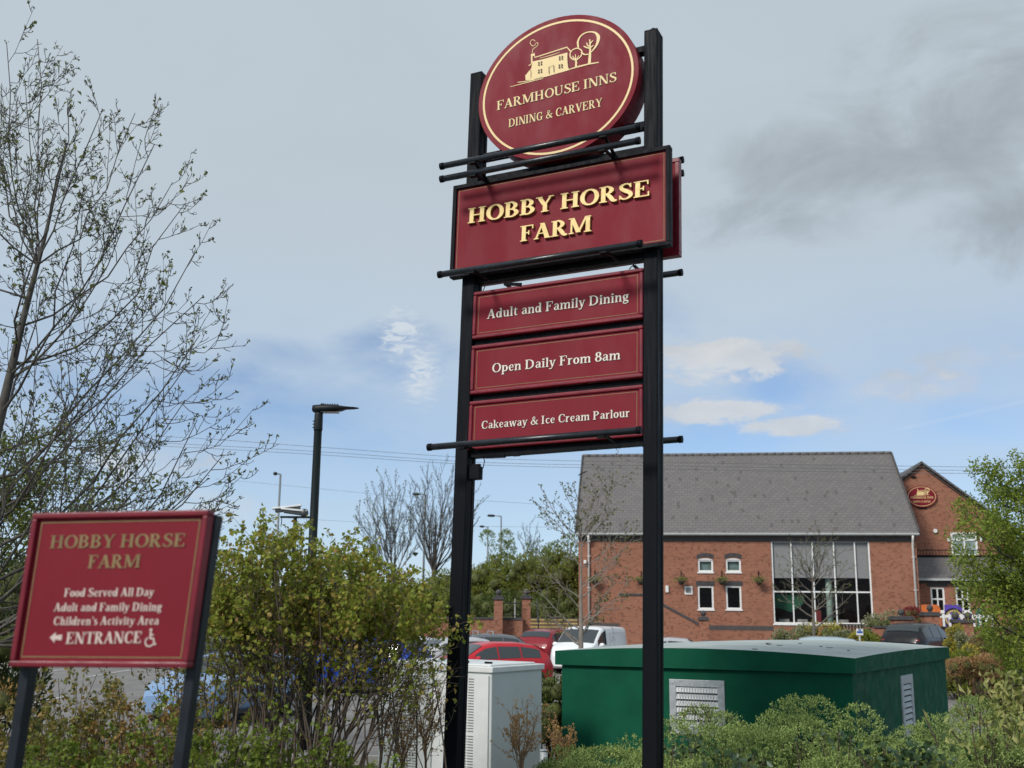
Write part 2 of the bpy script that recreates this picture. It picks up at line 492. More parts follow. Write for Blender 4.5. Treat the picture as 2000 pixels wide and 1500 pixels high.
    if ch in 'hnm':
        o = [stem(.09, 0, 1 if ch == 'h' else x, Tl), ser(.09, 0, Tl, .06, .05), bx(.02, (1 if ch == 'h' else x) - s, .12, (1 if ch == 'h' else x)),
             ribbon([(.22, .48, t), (.34, .62, t * 1.2), (.47, .58, Tl), (.50, .42, Tl), (.50, 0, Tl)]), ser(.50 - Tl / 2, 0, Tl, .05, .06)]
        if ch == 'm': o += [ribbon([(.56, .48, t), (.68, .62, t * 1.2), (.81, .58, Tl), (.84, .42, Tl), (.84, 0, Tl)]), ser(.84 - Tl / 2, 0, Tl, .05, .06)]
        return o, (1.0 if ch == 'm' else .66)
    if ch == 'i': return [stem(.10, 0, x, Tl), ser(.10, 0, Tl, .06, .06), bx(.03, x - s, .12, x), bowl(.10 + Tl / 2, .86, .03, .045)], .34
    if ch == 'l': return [stem(.10, 0, 1, Tl), ser(.10, 0, Tl, .06, .06), bx(.03, 1 - s, .12, 1)], .34
    if ch == 'k': return [stem(.09, 0, 1, Tl), ser(.09, 0, Tl, .06, .05), bx(.02, 1 - s, .12, 1), dg(.24, .30, .50, .64, t), dg(.52, .03, .32, .42, Tl), bx(.42, x - s, .60, x), ser(.47, 0, .1, .04, .06)], .64
    if ch == 'o': return [bowl(.30, .34, .19, .305)], .60
    if ch == 'p': return [stem(.10, -.30, x, Tl), ser(.10, -.30, Tl, .06, .06), bx(.03, x - s, .12, x), bowl(.36, .34, .18, .30)], .64
    if ch == 'r': return [stem(.09, 0, x, Tl), ser(.09, 0, Tl, .06, .08), bx(.02, x - s, .12, x), ribbon([(.22, .46, t), (.32, .62, t * 1.2), (.44, .61, Tl * .9)])], .49
    if ch == 's': return [ribbon([(.40, .54, t), (.30, .645, t), (.17, .60, Tl * .7), (.16, .46, Tl * .8), (.30, .35, Tl), (.42, .22, Tl * .9), (.36, .06, t * 1.1), (.22, .03, t), (.10, .14, t)])], .48
    if ch == 't': return [ribbon([(.18, .86, t * .8), (.18, .5, Tl), (.18, .16, Tl), (.26, .04, t), (.38, .08, t)]), bx(.04, x - s, .38, x)], .42
    if ch == 'u': return [ribbon([(.165, x, Tl), (.165, .22, Tl), (.22, .06, t * 1.3), (.34, .05, t), (.44, .16, t)]), stem(.42, 0, x, Tl), bx(.03, x - s, .12, x), bx(.35, x - s, .44, x), bx(.54, 0, .63, s)], .66
    if ch in 'vy':
        o = [dg(.13, x, .31, .0, Tl), dg(.50, x, .31, .0, t * 1.1), bx(.02, x - s, .26, x), bx(.40, x - s, .60, x)]
        if ch == 'y': o += [ribbon([(.32, .06, t), (.24, -.18, t), (.12, -.24, t), (.05, -.16, t * 1.3)])]
        return o, .60
    if ch == 'w': return [dg(.13, x, .28, .0, Tl), dg(.46, x, .28, .0, t), dg(.46, x, .62, .0, Tl), dg(.80, x, .62, .0, t), bx(.02, x - s, .26, x), bx(.36, x - s, .56, x), bx(.70, x - s, .90, x)], .90
    return [bx(.1, 0, .3, .6)], .4


def lay(mb, text, a, b, h, w0, depth=0.0, mi=0, T=.17, t=.075, off=(0, 0), grow=0.0, side_mi=None):
    """set text between baseline points a and b (u, v) with cap height h; depth > 0 gives solid letters"""
    gl = [glyph(c, T + grow, t + grow) for c in text]
    W = sum(x[1] for x in gl) - .1
    a, b = np.array(a, float), np.array(b, float)
    ex = (b - a) / W
    ey = np.array([-(b - a)[1], (b - a)[0]]); ey = ey / np.linalg.norm(ey) * h
    x = -.04
    meshes = []
    for c, (st, adv) in zip(text, gl):
        m = mb if mb is not None else MB()
        for k, s in enumerate(st):
            top = w0 + depth + .0005 * k
            for q in s:
                P = [a + ex * (p[0] + x) + ey * p[1] + np.array(off) for p in q]
                m.add([(p[0], p[1], top) for p in P], [(0, 1, 2, 3)], mi)
                if depth:
                    m.add([(p[0], p[1], top) for p in P] + [(p[0], p[1], w0) for p in P], [(0, 4, 5, 1), (1, 5, 6, 2), (2, 6, 7, 3), (3, 7, 4, 0)], mi if side_mi is None else side_mi)
        if mb is None and st: meshes.append((c, m))
        x += adv
    return meshes


def rot_frame(fn):
    return lambda u, v, w: fn(u, v, w)


# ------------------------------------------------------------------ shared materials
SIGN_RED = mat('sign_red', (.212, .014, .026), .55, col2=(.185, .011, .021), vscale=1.3, stretch=(1, 1, .5), spec=.18, thr=(.35, .75))
FRAME_RED = mat('frame_red', (.21, .012, .026), .38, col2=(.15, .009, .02), vscale=5, spec=.4)
GOLD = mat('raised_gold', (.80, .60, .25), .42, col2=(.70, .50, .18), vscale=7, metal=.1)
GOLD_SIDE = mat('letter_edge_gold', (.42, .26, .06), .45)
GOLD_PAINT = mat('painted_gold', (.80, .60, .28), .5)
GOLD_DULL = mat('faded_gold', (.235, .155, .065), .6, var=.12)
CREAM = mat('painted_cream', (.80, .72, .62), .5)
CREAM_OLD = mat('weathered_cream', (.66, .52, .47), .6)
INK = mat('letter_shadow_brown', (.05, .012, .008), .6)
BLACK = mat('black_steel', (.006, .007, .010), .55, spec=.1, col2=(.013, .012, .015), vscale=9, stretch=(1, 1, .12), bump=.12, bscale=60, thr=(.45, .8))
BLACK_POST = mat('scuffed_black_steel', (.005, .006, .009), .55, spec=.1, col2=(.035, .024, .028), vscale=16, stretch=(1, 1, .06), bump=.15, bscale=50, thr=(.60, .86))
TUBE_BLACK = mat('black_tube_paint', (.013, .015, .020), .30, var=.3, vscale=12)
POST_BLUE = mat('dark_slate_post', (.012, .016, .023), .45, spec=.3, var=.2, vscale=6)


# ------------------------------------------------------------------ the tall pylon sign
PN = Vector((-.418, -.908, .015)).normalized()
PU = Vector((.908, -.418, .019)).normalized()
PV = Vector((.019, .008, 1.0)).normalized()
PP = at(1262, 800, 11.3)
VG = -(PP.z + .25)


def SF(u, v, w): return PP + PU * u + PV * v + PN * w


def P2(px, py, w=0.0):
    o = PP + PN * w
    d = Vector(ray(px, py)); c = Vector(_C)
    X = c + d * ((o - c).dot(PN) / d.dot(PN)) - o
    A = np.array([[PU.dot(PU), PU.dot(PV)], [PU.dot(PV), PV.dot(PV)]])
    return np.linalg.solve(A, [X.dot(PU), X.dot(PV)])


def build_pylon():
    base = SF(-1.08, 0, -.12); base.z = th(base.x, base.y)
    r = thing('pylon_sign', 'tall black two post pylon sign with red oval and stacked red panels', 'sign', base)
    r['org'] = tuple(base)
    B = lambda: MB(SF)
    for u0, top in ((-2.28, 4.44), (-.03, 4.46)):
        m = B()
        m.box(u0, u0 + .15, VG, top, -.22, 0)
        # rolled steel seams down the side of the post
        m.box(u0 + .148, u0 + .156, VG, top - .002, -.07, -.004)
        m.box(u0 + .148, u0 + .156, VG, top - .002, -.216, -.15)
        m.box(u0 - .006, u0 + .002, VG, top - .002, -.07, -.004)
        p = m.build('post', [BLACK_POST], r, bevel=.006)
        m = B()
        m.box(u0 - .002, u0 + .152, top, top + .012, -.222, .002)
        if u0 > -1:
            m.tube([(u0 + .07 + .035 * math.cos(a), top + .04 + .04 * math.sin(a), -.1) for a in np.linspace(-.9, math.pi + .9, 12)], .008, 6)
        m.build('post_cap', [BLACK], p)
    # beams between the posts
    for v, w0, w1, hh in ((1.775, -.18, -.06, .08), (.985, -.17, -.06, .05), (.32, -.17, -.06, .05), (-.33, -.18, -.06, .07), (3.02, -.18, -.06, .10), (4.30, -.2, -.08, .07), (3.35, -.2, -.08, .07)):
        m = B(); m.box(-2.13, -.03, v - hh / 2, v + hh / 2, w0, w1)
        m.build('crossbeam', [BLACK], r)
    # oval
    cu, cv, A, Bb = -1.085, 3.955, 1.02, .905
    def ell(k, n=72): return [(cu + (A + k) * math.cos(2 * math.pi * i / n), cv + (Bb + k) * math.sin(2 * math.pi * i / n)) for i in range(n)]
    m = B()
    m.prism(ell(0), -.24, .10, plane='xy')
    ov = m.build('oval_panel', [SIGN_RED], r, bevel=.004)
    m = B()
    i, o = ell(-.086), ell(-.060); n = len(i)
    m.add([(a, b, .103) for a, b in i] + [(a, b, .103) for a, b in o], [(k, (k + 1) % n, n + (k + 1) % n, n + k) for k in range(n)])
    m.build('gold_ring', [GOLD_PAINT], ov)
    m = B()
    for tx, a, b, h in (('FARMHOUSE INNS', (971.3, 215.6), (1204, 159), .118), ('DINING & CARVERY', (994, 249), (1176, 208), .105)):
        a, b = P2(*a, .1), P2(*b, .1)
        lay(m, tx, a, b, h, .1022, mi=1, T=.15, grow=.05, off=(.003, -.003))
        lay(m, tx, a, b, h, .1062, mi=0, T=.15, t=.065)
    m.build('lettering', [GOLD_PAINT, INK], ov)
    m = B()
    Z = 6.818
    def q(x, y): return P2(960 + x / Z, 40 + y / Z, .1)
    k = [0]
    def rib(pts, mi=0, smooth=True, closed=False):
        k[0] += 1
        P = []
        for x, y, w in pts:
            c = q(x, y); P.append((c[0], c[1], w / Z / 176))
        for f in ribbon(P, smooth, closed, 5): m.add([(p[0], p[1], .1024 + .0003 * k[0]) for p in f], [(0, 1, 2, 3)], mi)
    def pol(pts, mi=0):
        k[0] += 1
        m.add([(*q(x, y), .1024 + .0003 * k[0]) for x, y in pts], [list(range(len(pts)))], mi)
    pol([(545, 548), (680, 518), (1010, 427), (1030, 655), (690, 758), (560, 787), (530, 640)])
    pol([(530, 640), (560, 787), (455, 797), (450, 735), (515, 655)])
    pol([(525, 450), (575, 435), (580, 492), (560, 470), (545, 480), (548, 556), (528, 560)])
    rib([(495, 600, 14), (525, 585, 14), (540, 545, 14)])
    rib([(575, 495, 15), (1005, 357, 18), (1056, 415, 18)], smooth=False)
    rib([(640, 505, 6), (800, 462, 10), (915, 425, 5)])
    rib([(545, 440, 8), (552, 385, 9), (600, 350, 9), (622, 310, 8), (600, 298, 8), (565, 340, 9), (528, 325, 9), (517, 285, 9), (550, 256, 9), (585, 280, 7)])
    rib([(250, 885, 8), (480, 825, 12), (690, 772, 10)]); rib([(350, 826, 12), (560, 790, 12), (1040, 655, 14)])
    rib([(1040, 652, 14), (1180, 610, 22), (1320, 578, 20), (1430, 560, 14)])
    rib([(1047, 450, 18), (1080, 395, 17), (1150, 372, 17), (1203, 410, 18), (1195, 470, 18), (1150, 515, 18), (1110, 525, 20), (1060, 500, 18)], closed=True)
    rib([(1125, 632, 30), (1128, 560, 28), (1122, 500, 14), (1118, 452, 8)])
    rib([(1128, 540, 14), (1095, 495, 13), (1075, 475, 7)]); rib([(1128, 530, 14), (1152, 490, 12), (1168, 468, 7)])
    rib([(1160, 365, 24), (1152, 285, 28), (1200, 200, 22), (1290, 157, 18), (1380, 165, 26), (1425, 225, 50), (1405, 320, 36), (1350, 400, 20), (1325, 425, 12)])
    rib([(1195, 425, 18), (1240, 455, 18), (1295, 452, 16)])
    rib([(1305, 590, 44), (1312, 480, 38), (1316, 380, 26), (1310, 255, 16)])
    rib([(1312, 375, 20), (1265, 362, 18), (1230, 345, 16)]); rib([(1300, 350, 18), (1280, 330, 16), (1268, 298, 12)])
    rib([(1312, 370, 18), (1340, 350, 16), (1360, 332, 14)]); rib([(1314, 320, 18), (1335, 290, 16), (1355, 268, 14)])
    for x, y in ((650, 577), (650, 678), (928, 503), (924, 612)):
        for dx in (-17, 17):
            for dy in (-15, 15):
                yy = y + dy - dx * .22
                pol([(x + dx - 10, yy - 8), (x + dx + 10, yy - 11), (x + dx + 10, yy + 7), (x + dx - 10, yy + 10)], 1)
    rib([(770, 712, 9), (768, 622, 9), (832, 600, 9), (836, 692, 9)], 1, smooth=False)
    rib([(525, 770, 5), (530, 700, 6), (520, 655, 4)], 1); rib([(1030, 640, 6), (1018, 540, 8), (1018, 450, 5)], 1); rib([(570, 790, 5), (690, 757, 7)], 1, smooth=False)
    m.build('emblem', [GOLD_PAINT, INK], ov)
    # name panels, front and back
    u0, u1, v0, v1 = -2.40, .302, 1.775, 2.941
    for side, w0, w1 in (('front', .02, .085), ('back', -.325, -.26)):
        m = B(); m.box(u0 + .01, u1 - .01, v0 + .01, v1 - .01, w0, w1)
        pan = m.build('name_panel', [SIGN_RED], r)
        m = B()
        f = .05
        wa, wb = w0 - .012, w1 + .028
        if side == 'back': wa, wb = w0 - .028, w1 + .012
        fm = [BLACK] if side == 'front' else [FRAME_RED]
        m.box(u0, u1, v1 - f, v1, wa, wb); m.box(u0, u1, v0, v0 + f, wa, wb)
        m.box(u0, u0 + f, v0 + f, v1 - f, wa, wb); m.box(u1 - f, u1, v0 + f, v1 - f, wa, wb)
        m.build('frame', fm, pan, bevel=.006)
        if side == 'front':
            m = B(); gi, gw = .072, .007
            for a in ((u0 + gi, u1 - gi, v1 - gi - gw, v1 - gi), (u0 + gi, u1 - gi, v0 + gi, v0 + gi + gw), (u0 + gi, u0 + gi + gw, v0 + gi + gw, v1 - gi - gw), (u1 - gi - gw, u1 - gi, v0 + gi + gw, v1 - gi - gw)):
                m.add([(a[0], a[2], .087), (a[1], a[2], .087), (a[1], a[3], .087), (a[0], a[3], .087)], [(0, 1, 2, 3)])
            m.build('gold_line', [GOLD_DULL], pan)
            for tx, a, b in (('HOBBY HORSE', (914.5, 436.5), (1268, 382)), ('FARM', (1016.5, 472), (1153.5, 451.5))):
                a, b = P2(*a, .12), P2(*b, .12)
                for c, mm in lay(None, tx, a, b, .188, .0855, .036, T=.2, t=.09, side_mi=1):
                    mm.fn = SF; mm.build('raised_letter', [GOLD, GOLD_SIDE], pan)
    # three information panels
    for tx, va, vb, a, b, h in (('Adult and Family Dining', 1.020, 1.596, (952, 623), (1227, 587.5), .112),
                                ('Open Daily From 8am', .360, .942, (961.8, 728), (1211, 701.8), .108),
                                ('Cakeaway & Ice Cream Parlour', -.285, .279, (940.5, 838), (1229.5, 814), .092)):
        u0, u1 = -2.124, -.036
        m = B(); m.box(u0 + .01, u1 - .01, va + .01, vb - .01, -.05, -.012)
        pan = m.build('info_panel', [SIGN_RED], r)
        m = B(); f = .045
        for x0, x1, y0, y1 in ((u0, u1, vb - f, vb), (u0, u1, va, va + f), (u0, u0 + f, va + f, vb - f), (u1 - f, u1, va + f, vb - f)):
            m.box(x0, x1, y0, y1, -.07, .012)
        m.build('frame', [FRAME_RED], pan, bevel=.014)
        m = B(); gi, gw, wz = .068, .006, -.010
        for q4 in ((u0 + gi, u1 - gi, vb - gi - gw, vb - gi), (u0 + gi, u1 - gi, va + gi, va + gi + gw), (u0 + gi, u0 + gi + gw, va + gi + gw, vb - gi - gw), (u1 - gi - gw, u1 - gi, va + gi + gw, vb - gi - gw)):
            m.add([(q4[0], q4[2], wz), (q4[1], q4[2], wz), (q4[1], q4[3], wz), (q4[0], q4[3], wz)], [(0, 1, 2, 3)])
        m.build('gold_line', [GOLD_DULL], pan)
        m = B()
        a, b = P2(*a, -.01), P2(*b, -.01)
        lay(m, tx, a, b, h, -.0095, mi=1, T=.155, grow=.06, off=(.003, -.003))
        lay(m, tx, a, b, h, -.0060, mi=0, T=.155, t=.07)
        m.build('lettering', [CREAM, INK], pan)
        # the plain back board of the two sided sign
        m = B(); m.box(u0, u1, va, vb, -.24, -.19); m.build('back_board', [FRAME_RED], r)
    # lighting tubes on arms
    for L, R_, w, arms in (((862, 324), (1250, 248), .45, 2.93), ((862, 349.5), (1248, 275), .45, 2.93), ((858, 537), (1252, 475), .45, 1.72), ((838, 869), (1250, 845), .45, -.33),
                           (None, (1331, 532), -.69, 1.72), (None, (1331, 858), -.69, -.33), (None, (1333, 338), -.69, 2.93), (None, (1333, 312), -.69, 2.93)):
        b = P2(*R_, w)
        a = P2(*L, w) if L else (b[0] - 2.44, b[1])
        v = (a[1] + b[1]) / 2
        m = B(); m.tube([(a[0], v, w), (b[0], v, w)], .037, 16)
        t = m.build('light_tube', [TUBE_BLACK], r)
        m = B()
        m.tube([(a[0] - .012, v, w), (a[0] + .03, v, w)], .042, 16); m.build('end_cap', [BLACK], t)
        m = B(); m.tube([(b[0] - .03, v, w), (b[0] + .012, v, w)], .042, 16); m.build('end_cap', [BLACK], t)
        for u in (a[0] + .42, b[0] - .42):
            m = B()
            m.bar((u, arms, .0 if w > 0 else -.24), (u, v + .0, w), .032, .022, (0, 1, 0))
            m.box(u - .04, u + .04, v - .05, v - .03, w - .03, w + .03)
            m.build('bracket', [BLACK], t)
    m = B(); m.box(-2.128, -1.99, -.62, -.47, -.14, -.04); m.box(-2.11, -2.0, -.475, -.44, -.11, -.07)
    jb = m.build('junction_box', [BLACK], r, bevel=.006)
    for c in ([(-2.02, -.45, -.05), (-1.97, -.52, -.03), (-1.93, -.50, -.02), (-1.92, -.42, -.03), (-1.95, -.36, -.05)],
              [(-2.09, 1.62, -.08), (-2.06, 1.50, -.02), (-2.0, 1.66, -.04)], [(-.2, 1.6, .0), (-.12, 1.66, .02), (-.07, 1.76, .0)]):
        m = B(); m.tube(c, .006, 6); m.build('cable', [BLACK], r)
    for a, b in (((-1.92, -.37, -.06), (-1.62, -.40, .06)), ((-1.75, 1.66, -.05), (-1.5, 1.60, .02))):
        m = B(); m.bar(a, b, .035, .022); m.build('stay', [BLACK], r)


# ------------------------------------------------------------------ the low entrance sign
def build_entrance():
    TL, TR, BR, BL = at(69, 1003, 5.6), at(412, 996, 5.42), at(369, 1305, 5.42), at(22, 1302, 5.6)
    W = (BR - BL).length; Hh = (TL - BL).length
    nrm = (BR - BL).cross(TL - BL).normalized()
    if nrm.y > 0: nrm = -nrm
    def EF(u, v, w):
        s = u / W
        return BL + (BR - BL) * s + ((TL - BL) * (1 - s) + (TR - BR) * s) * (v / Hh) + nrm * w
    def E2(px, py):
        d = Vector(ray(px, py)); c = Vector(_C)
        X = c + d * ((BL - c).dot(nrm) / d.dot(nrm)) - BL
        a, b = (BR - BL) / W, ((TL - BL) + (TR - BR)) / 2 / Hh
        A = np.array([[a.dot(a), a.dot(b)], [a.dot(b), b.dot(b)]])
        return np.linalg.solve(A, [X.dot(a), X.dot(b)])
    base = EF(W / 2, -.9, -.1); base.z = th(base.x, base.y)
    r = thing('entrance_sign', 'square maroon entrance sign on two slate posts, leaning, left of the bush', 'sign', base)
    r['org'] = tuple(base)
    B = lambda: MB(EF)
    for u0 in (.016, W - .044):
        m = B(); m.box(u0, u0 + .053, -1.3, Hh - .02, -.125, -.052)
        m.build('post', [POST_BLUE], r, bevel=.004)
    m = B(); m.box(.01, W - .01, .01, Hh - .01, -.04, .0)
    pan = m.build('panel', [SIGN_RED], r)
    m = B(); f = .030
    for x0, x1, y0, y1 in ((0, W, Hh - f, Hh), (0, W, 0, f), (0, f, f, Hh - f), (W - f, W, f, Hh - f)): m.box(x0, x1, y0, y1, -.05, .024)
    fr = m.build('frame', [FRAME_RED], r, bevel=.007)
    m = B(); g, gw = .046, .006
    for a in ((g, W - g, Hh - g - gw, Hh - g), (g, W - g, g, g + gw), (g, g + gw, g + gw, Hh - g - gw), (W - g - gw, W - g, g + gw, Hh - g - gw)):
        m.add([(a[0], a[2], .002), (a[1], a[2], .002), (a[1], a[3], .002), (a[0], a[3], .002)], [(0, 1, 2, 3)])
    m.build('gold_line', [GOLD_DULL], pan)
    for tx, a, b, h, mt in (('HOBBY HORSE', (99, 1071), (358.5, 1067.7), .066, GOLD_DULL), ('FARM', (172, 1110), (272, 1108.5), .066, GOLD_DULL),
                            ('Food Served All Day', (126, 1165.5), (299, 1164), .041, CREAM_OLD), ('Adult and Family Dining', (106, 1194), (314, 1193), .041, CREAM_OLD),
                            ("Children's Activity Area", (105, 1221), (309, 1220), .041, CREAM_OLD), ('ENTRANCE', (129, 1257.5), (275.5, 1255.8), .056, CREAM_OLD)):
        m = B(); lay(m, tx, E2(*a), E2(*b), h, .0025, T=.19, t=.085)
        m.build('lettering', [mt], pan)
    c = E2(110, 1245)
    m = B(); m.prism([(c[0] - .034, c[1]), (c[0] - .004, c[1] - .026), (c[0] - .004, c[1] - .010), (c[0] + .033, c[1] - .014), (c[0] + .033, c[1] + .014), (c[0] - .004, c[1] + .010), (c[0] - .004, c[1] + .026)], .0, .003, plane='xy')
    m.build('arrow', [CREAM_OLD], pan)
    c = E2(295, 1246)
    m = B(); wheelchair(m, c[0], c[1], .088, .0025)
    m.build('wheelchair_symbol', [CREAM_OLD], pan)


def wheelchair(m, cx, cy, h, w, mi=0):
    k = h
    def add(pts, closed=False, i=0):
        for f in ribbon([(cx + x * k, cy + y * k, t * k) for x, y, t in pts], True, closed, 5): m.add([(p[0], p[1], w + .0004 * i) for p in f], [(0, 1, 2, 3)], mi)
    add([(-.07 + .05 * math.cos(a), .44 + .05 * math.sin(a), .07) for a in np.linspace(0, 5.6, 8)], True)
    add([(-.06, .34, .1), (-.05, .1, .1), (-.03, -.02, .09), (.14, -.03, .09), (.22, -.2, .09), (.26, -.34, .09), (.36, -.32, .08)], i=1)
    add([(-.05, .18, .07), (.06, .17, .07), (.15, .17, .07)], i=2)
    add([(.14 * 0 - .04 + .26 * math.cos(a), -.2 + .26 * math.sin(a), .08) for a in np.linspace(2.1, 5.9, 10)], i=3)


# ------------------------------------------------------------------ ground
def sheet(name, xs, ys, m, lift=0.0, fn=None):
    vs = [(x, y, (fn or th)(x, y) + lift) for y in ys for x in xs]
    n = len(xs)
    fs = [(j * n + i, j * n + i + 1, (j + 1) * n + i + 1, (j + 1) * n + i) for j in range(len(ys) - 1) for i in range(n - 1)]
    mb = MB(); mb.add(vs, fs, 0, True)
    return kind(mb.build(name, [m]), 'structure')


def build_ground():
    soil = mat('bank_soil', (.075, .06, .038), .95, col2=(.06, .075, .03), vscale=1.2, bump=.6, bscale=9)
    asphalt = mat('asphalt', (.23, .215, .205), .9, col2=(.17, .16, .152), vscale=.7, bump=.25, bscale=120)
    pave = brickmat('path_pavers', (.20, .165, .15), (.16, .14, .13), (.10, .09, .085), .2, .1, .008, dark=.0, horiz=True)
    xs = sorted(set(list(np.linspace(-400, -60, 8)) + list(np.linspace(-60, 60, 121)) + list(np.linspace(60, 400, 8))))
    ys = sorted(set(list(np.linspace(-40, 0, 9)) + list(np.linspace(0, 90, 181)) + list(np.linspace(90, 900, 12))))
    sheet('ground', xs, ys, soil)
    sheet('car_park', list(np.linspace(-38, 34, 145)), list(np.linspace(18.5, 53.5, 71)), asphalt, .03)
    sheet('path', list(np.linspace(-.2, 1.9, 5)), list(np.linspace(12.6, 18.5, 13)), pave, .035)
    wl_ = mat('road_paint', (.62, .62, .6), .7, var=.2, vscale=3)
    m = MB()
    for x in np.arange(-20, 12, 2.6):
        for y0 in (26.0, 38.5):
            m.add([(x, y0, th(x, y0) + .045), (x + .1, y0, th(x, y0) + .045), (x + .1, y0 + 4.8, th(x, y0 + 4.8) + .045), (x, y0 + 4.8, th(x, y0 + 4.8) + .045)], [(0, 1, 2, 3)])
    kind(m.build('bay_markings', [wl_]), 'structure')
    kb = mat('kerb_stone', (.30, .29, .27), .9, var=.15)
    m = MB()
    m.box(-38, -.3, 18.35, 18.5, -.1, .14); m.box(2.0, 34, 18.35, 18.5, -.1, .14)
    kind(m.build('kerb', [kb]), 'structure')


# ------------------------------------------------------------------ pub building
BRK = lambda: brickmat('red_brick', (.385, .135, .070), (.29, .092, .048), (.28, .185, .14), dark=.14)
BLUEBRK = lambda: brickmat('blue_brick', (.075, .065, .065), (.055, .05, .052), (.12, .11, .10), .075, .225, dark=0, offset=0.0)
CAPST = lambda: mat('dark_coping', (.06, .056, .058), .8, var=.25, vscale=8)
WHITE = lambda: mat('white_upvc', (.80, .80, .78), .35, var=.04)
GRILL = lambda: mat('galvanised', (.42, .45, .47), .5, metal=.35, var=.12, vscale=14)
BYAW = math.radians(8)
BO = Vector((3.53, 56.2, 0))
BX = Vector((math.cos(BYAW), -math.sin(BYAW), 0)); BY = Vector((math.sin(BYAW), math.cos(BYAW), 0))


def bp(px, py, v=0.0):
    """sighting on the plane v metres behind the hall front -> (u, z)"""
    o = BO + BY * v
    d = Vector(ray(px, py)); c = Vector(_C)
    X = c + d * ((o - c).dot(BY) / d.dot(BY)) - o
    return X.dot(BX), X.z


def wall_open(m, u0, u1, z0, z1, v, openings, depth=.12, mi=0, dirn=1):
    """wall face with real openings and reveals; openings (ua, ub, za, zb)"""
    us = sorted({u0, u1, *[o[0] for o in openings], *[o[1] for o in openings]})
    zs = sorted({z0, z1, *[o[2] for o in openings], *[o[3] for o in openings]})
    for i in range(len(us) - 1):
        for j in range(len(zs) - 1):
            a, b = (us[i] + us[i + 1]) / 2, (zs[j] + zs[j + 1]) / 2
            if any(o[0] < a < o[1] and o[2] < b < o[3] for o in openings): continue
            m.add([(us[i], v, zs[j]), (us[i + 1], v, zs[j]), (us[i + 1], v, zs[j + 1]), (us[i], v, zs[j + 1])], [(0, 1, 2, 3)], mi)
    for ua, ub, za, zb in openings:
        w = v + depth
        m.add([(ua, v, za), (ub, v, za), (ub, v, zb), (ua, v, zb), (ua, w, za), (ub, w, za), (ub, w, zb), (ua, w, zb)], [(0, 1, 5, 4), (1, 2, 6, 5), (2, 3, 7, 6), (3, 0, 4, 7)], mi)


def window(par, ua, ub, za, zb, v, cols=(), rows=(), fw=.07, blind=0.0, sill=True, arch=0.0):
    """white framed window set back in its opening"""
    m = MB()
    y0, y1 = v + .04, v + .10
    m.box(ua, ub, y0, y1, zb - fw, zb); m.box(ua, ub, y0, y1, za, za + fw)
    m.box(ua, ua + fw, y0, y1, za + fw, zb - fw); m.box(ub - fw, ub, y0, y1, za + fw, zb - fw)
    for c in cols: m.box(c - fw * .4, c + fw * .4, y0 + .004, y1 - .004, za + fw, zb - fw)
    for k in rows: m.box(ua + fw, ub - fw, y0 + .008, y1 - .008, k - fw * .45, k + fw * .45)
    if arch:
        n = 12
        p = [(ua + (ub - ua) * i / n, zb + arch * (1 - (2 * i / n - 1) ** 2)) for i in range(n + 1)]
        m.prism([(ua, zb - .005), *p[1:-1], (ub, zb - .005)], y0 - .05, y1)
    w = m.build('window', [WHITE()], par)
    m = MB(); m.add([(ua + .02, v + .075, za + .02), (ub - .02, v + .075, za + .02), (ub - .02, v + .075, zb - .02), (ua + .02, v + .075, zb - .02)], [(0, 1, 2, 3)])
    m.build('pane', [glassmat('dark_glazing', see=.86)], w)
    if sill:
        m = MB(); m.box(ua - .04, ub + .04, v - .06, v + .05, za - .07, za - .002)
        m.build('sill', [WHITE()], w)
    return w


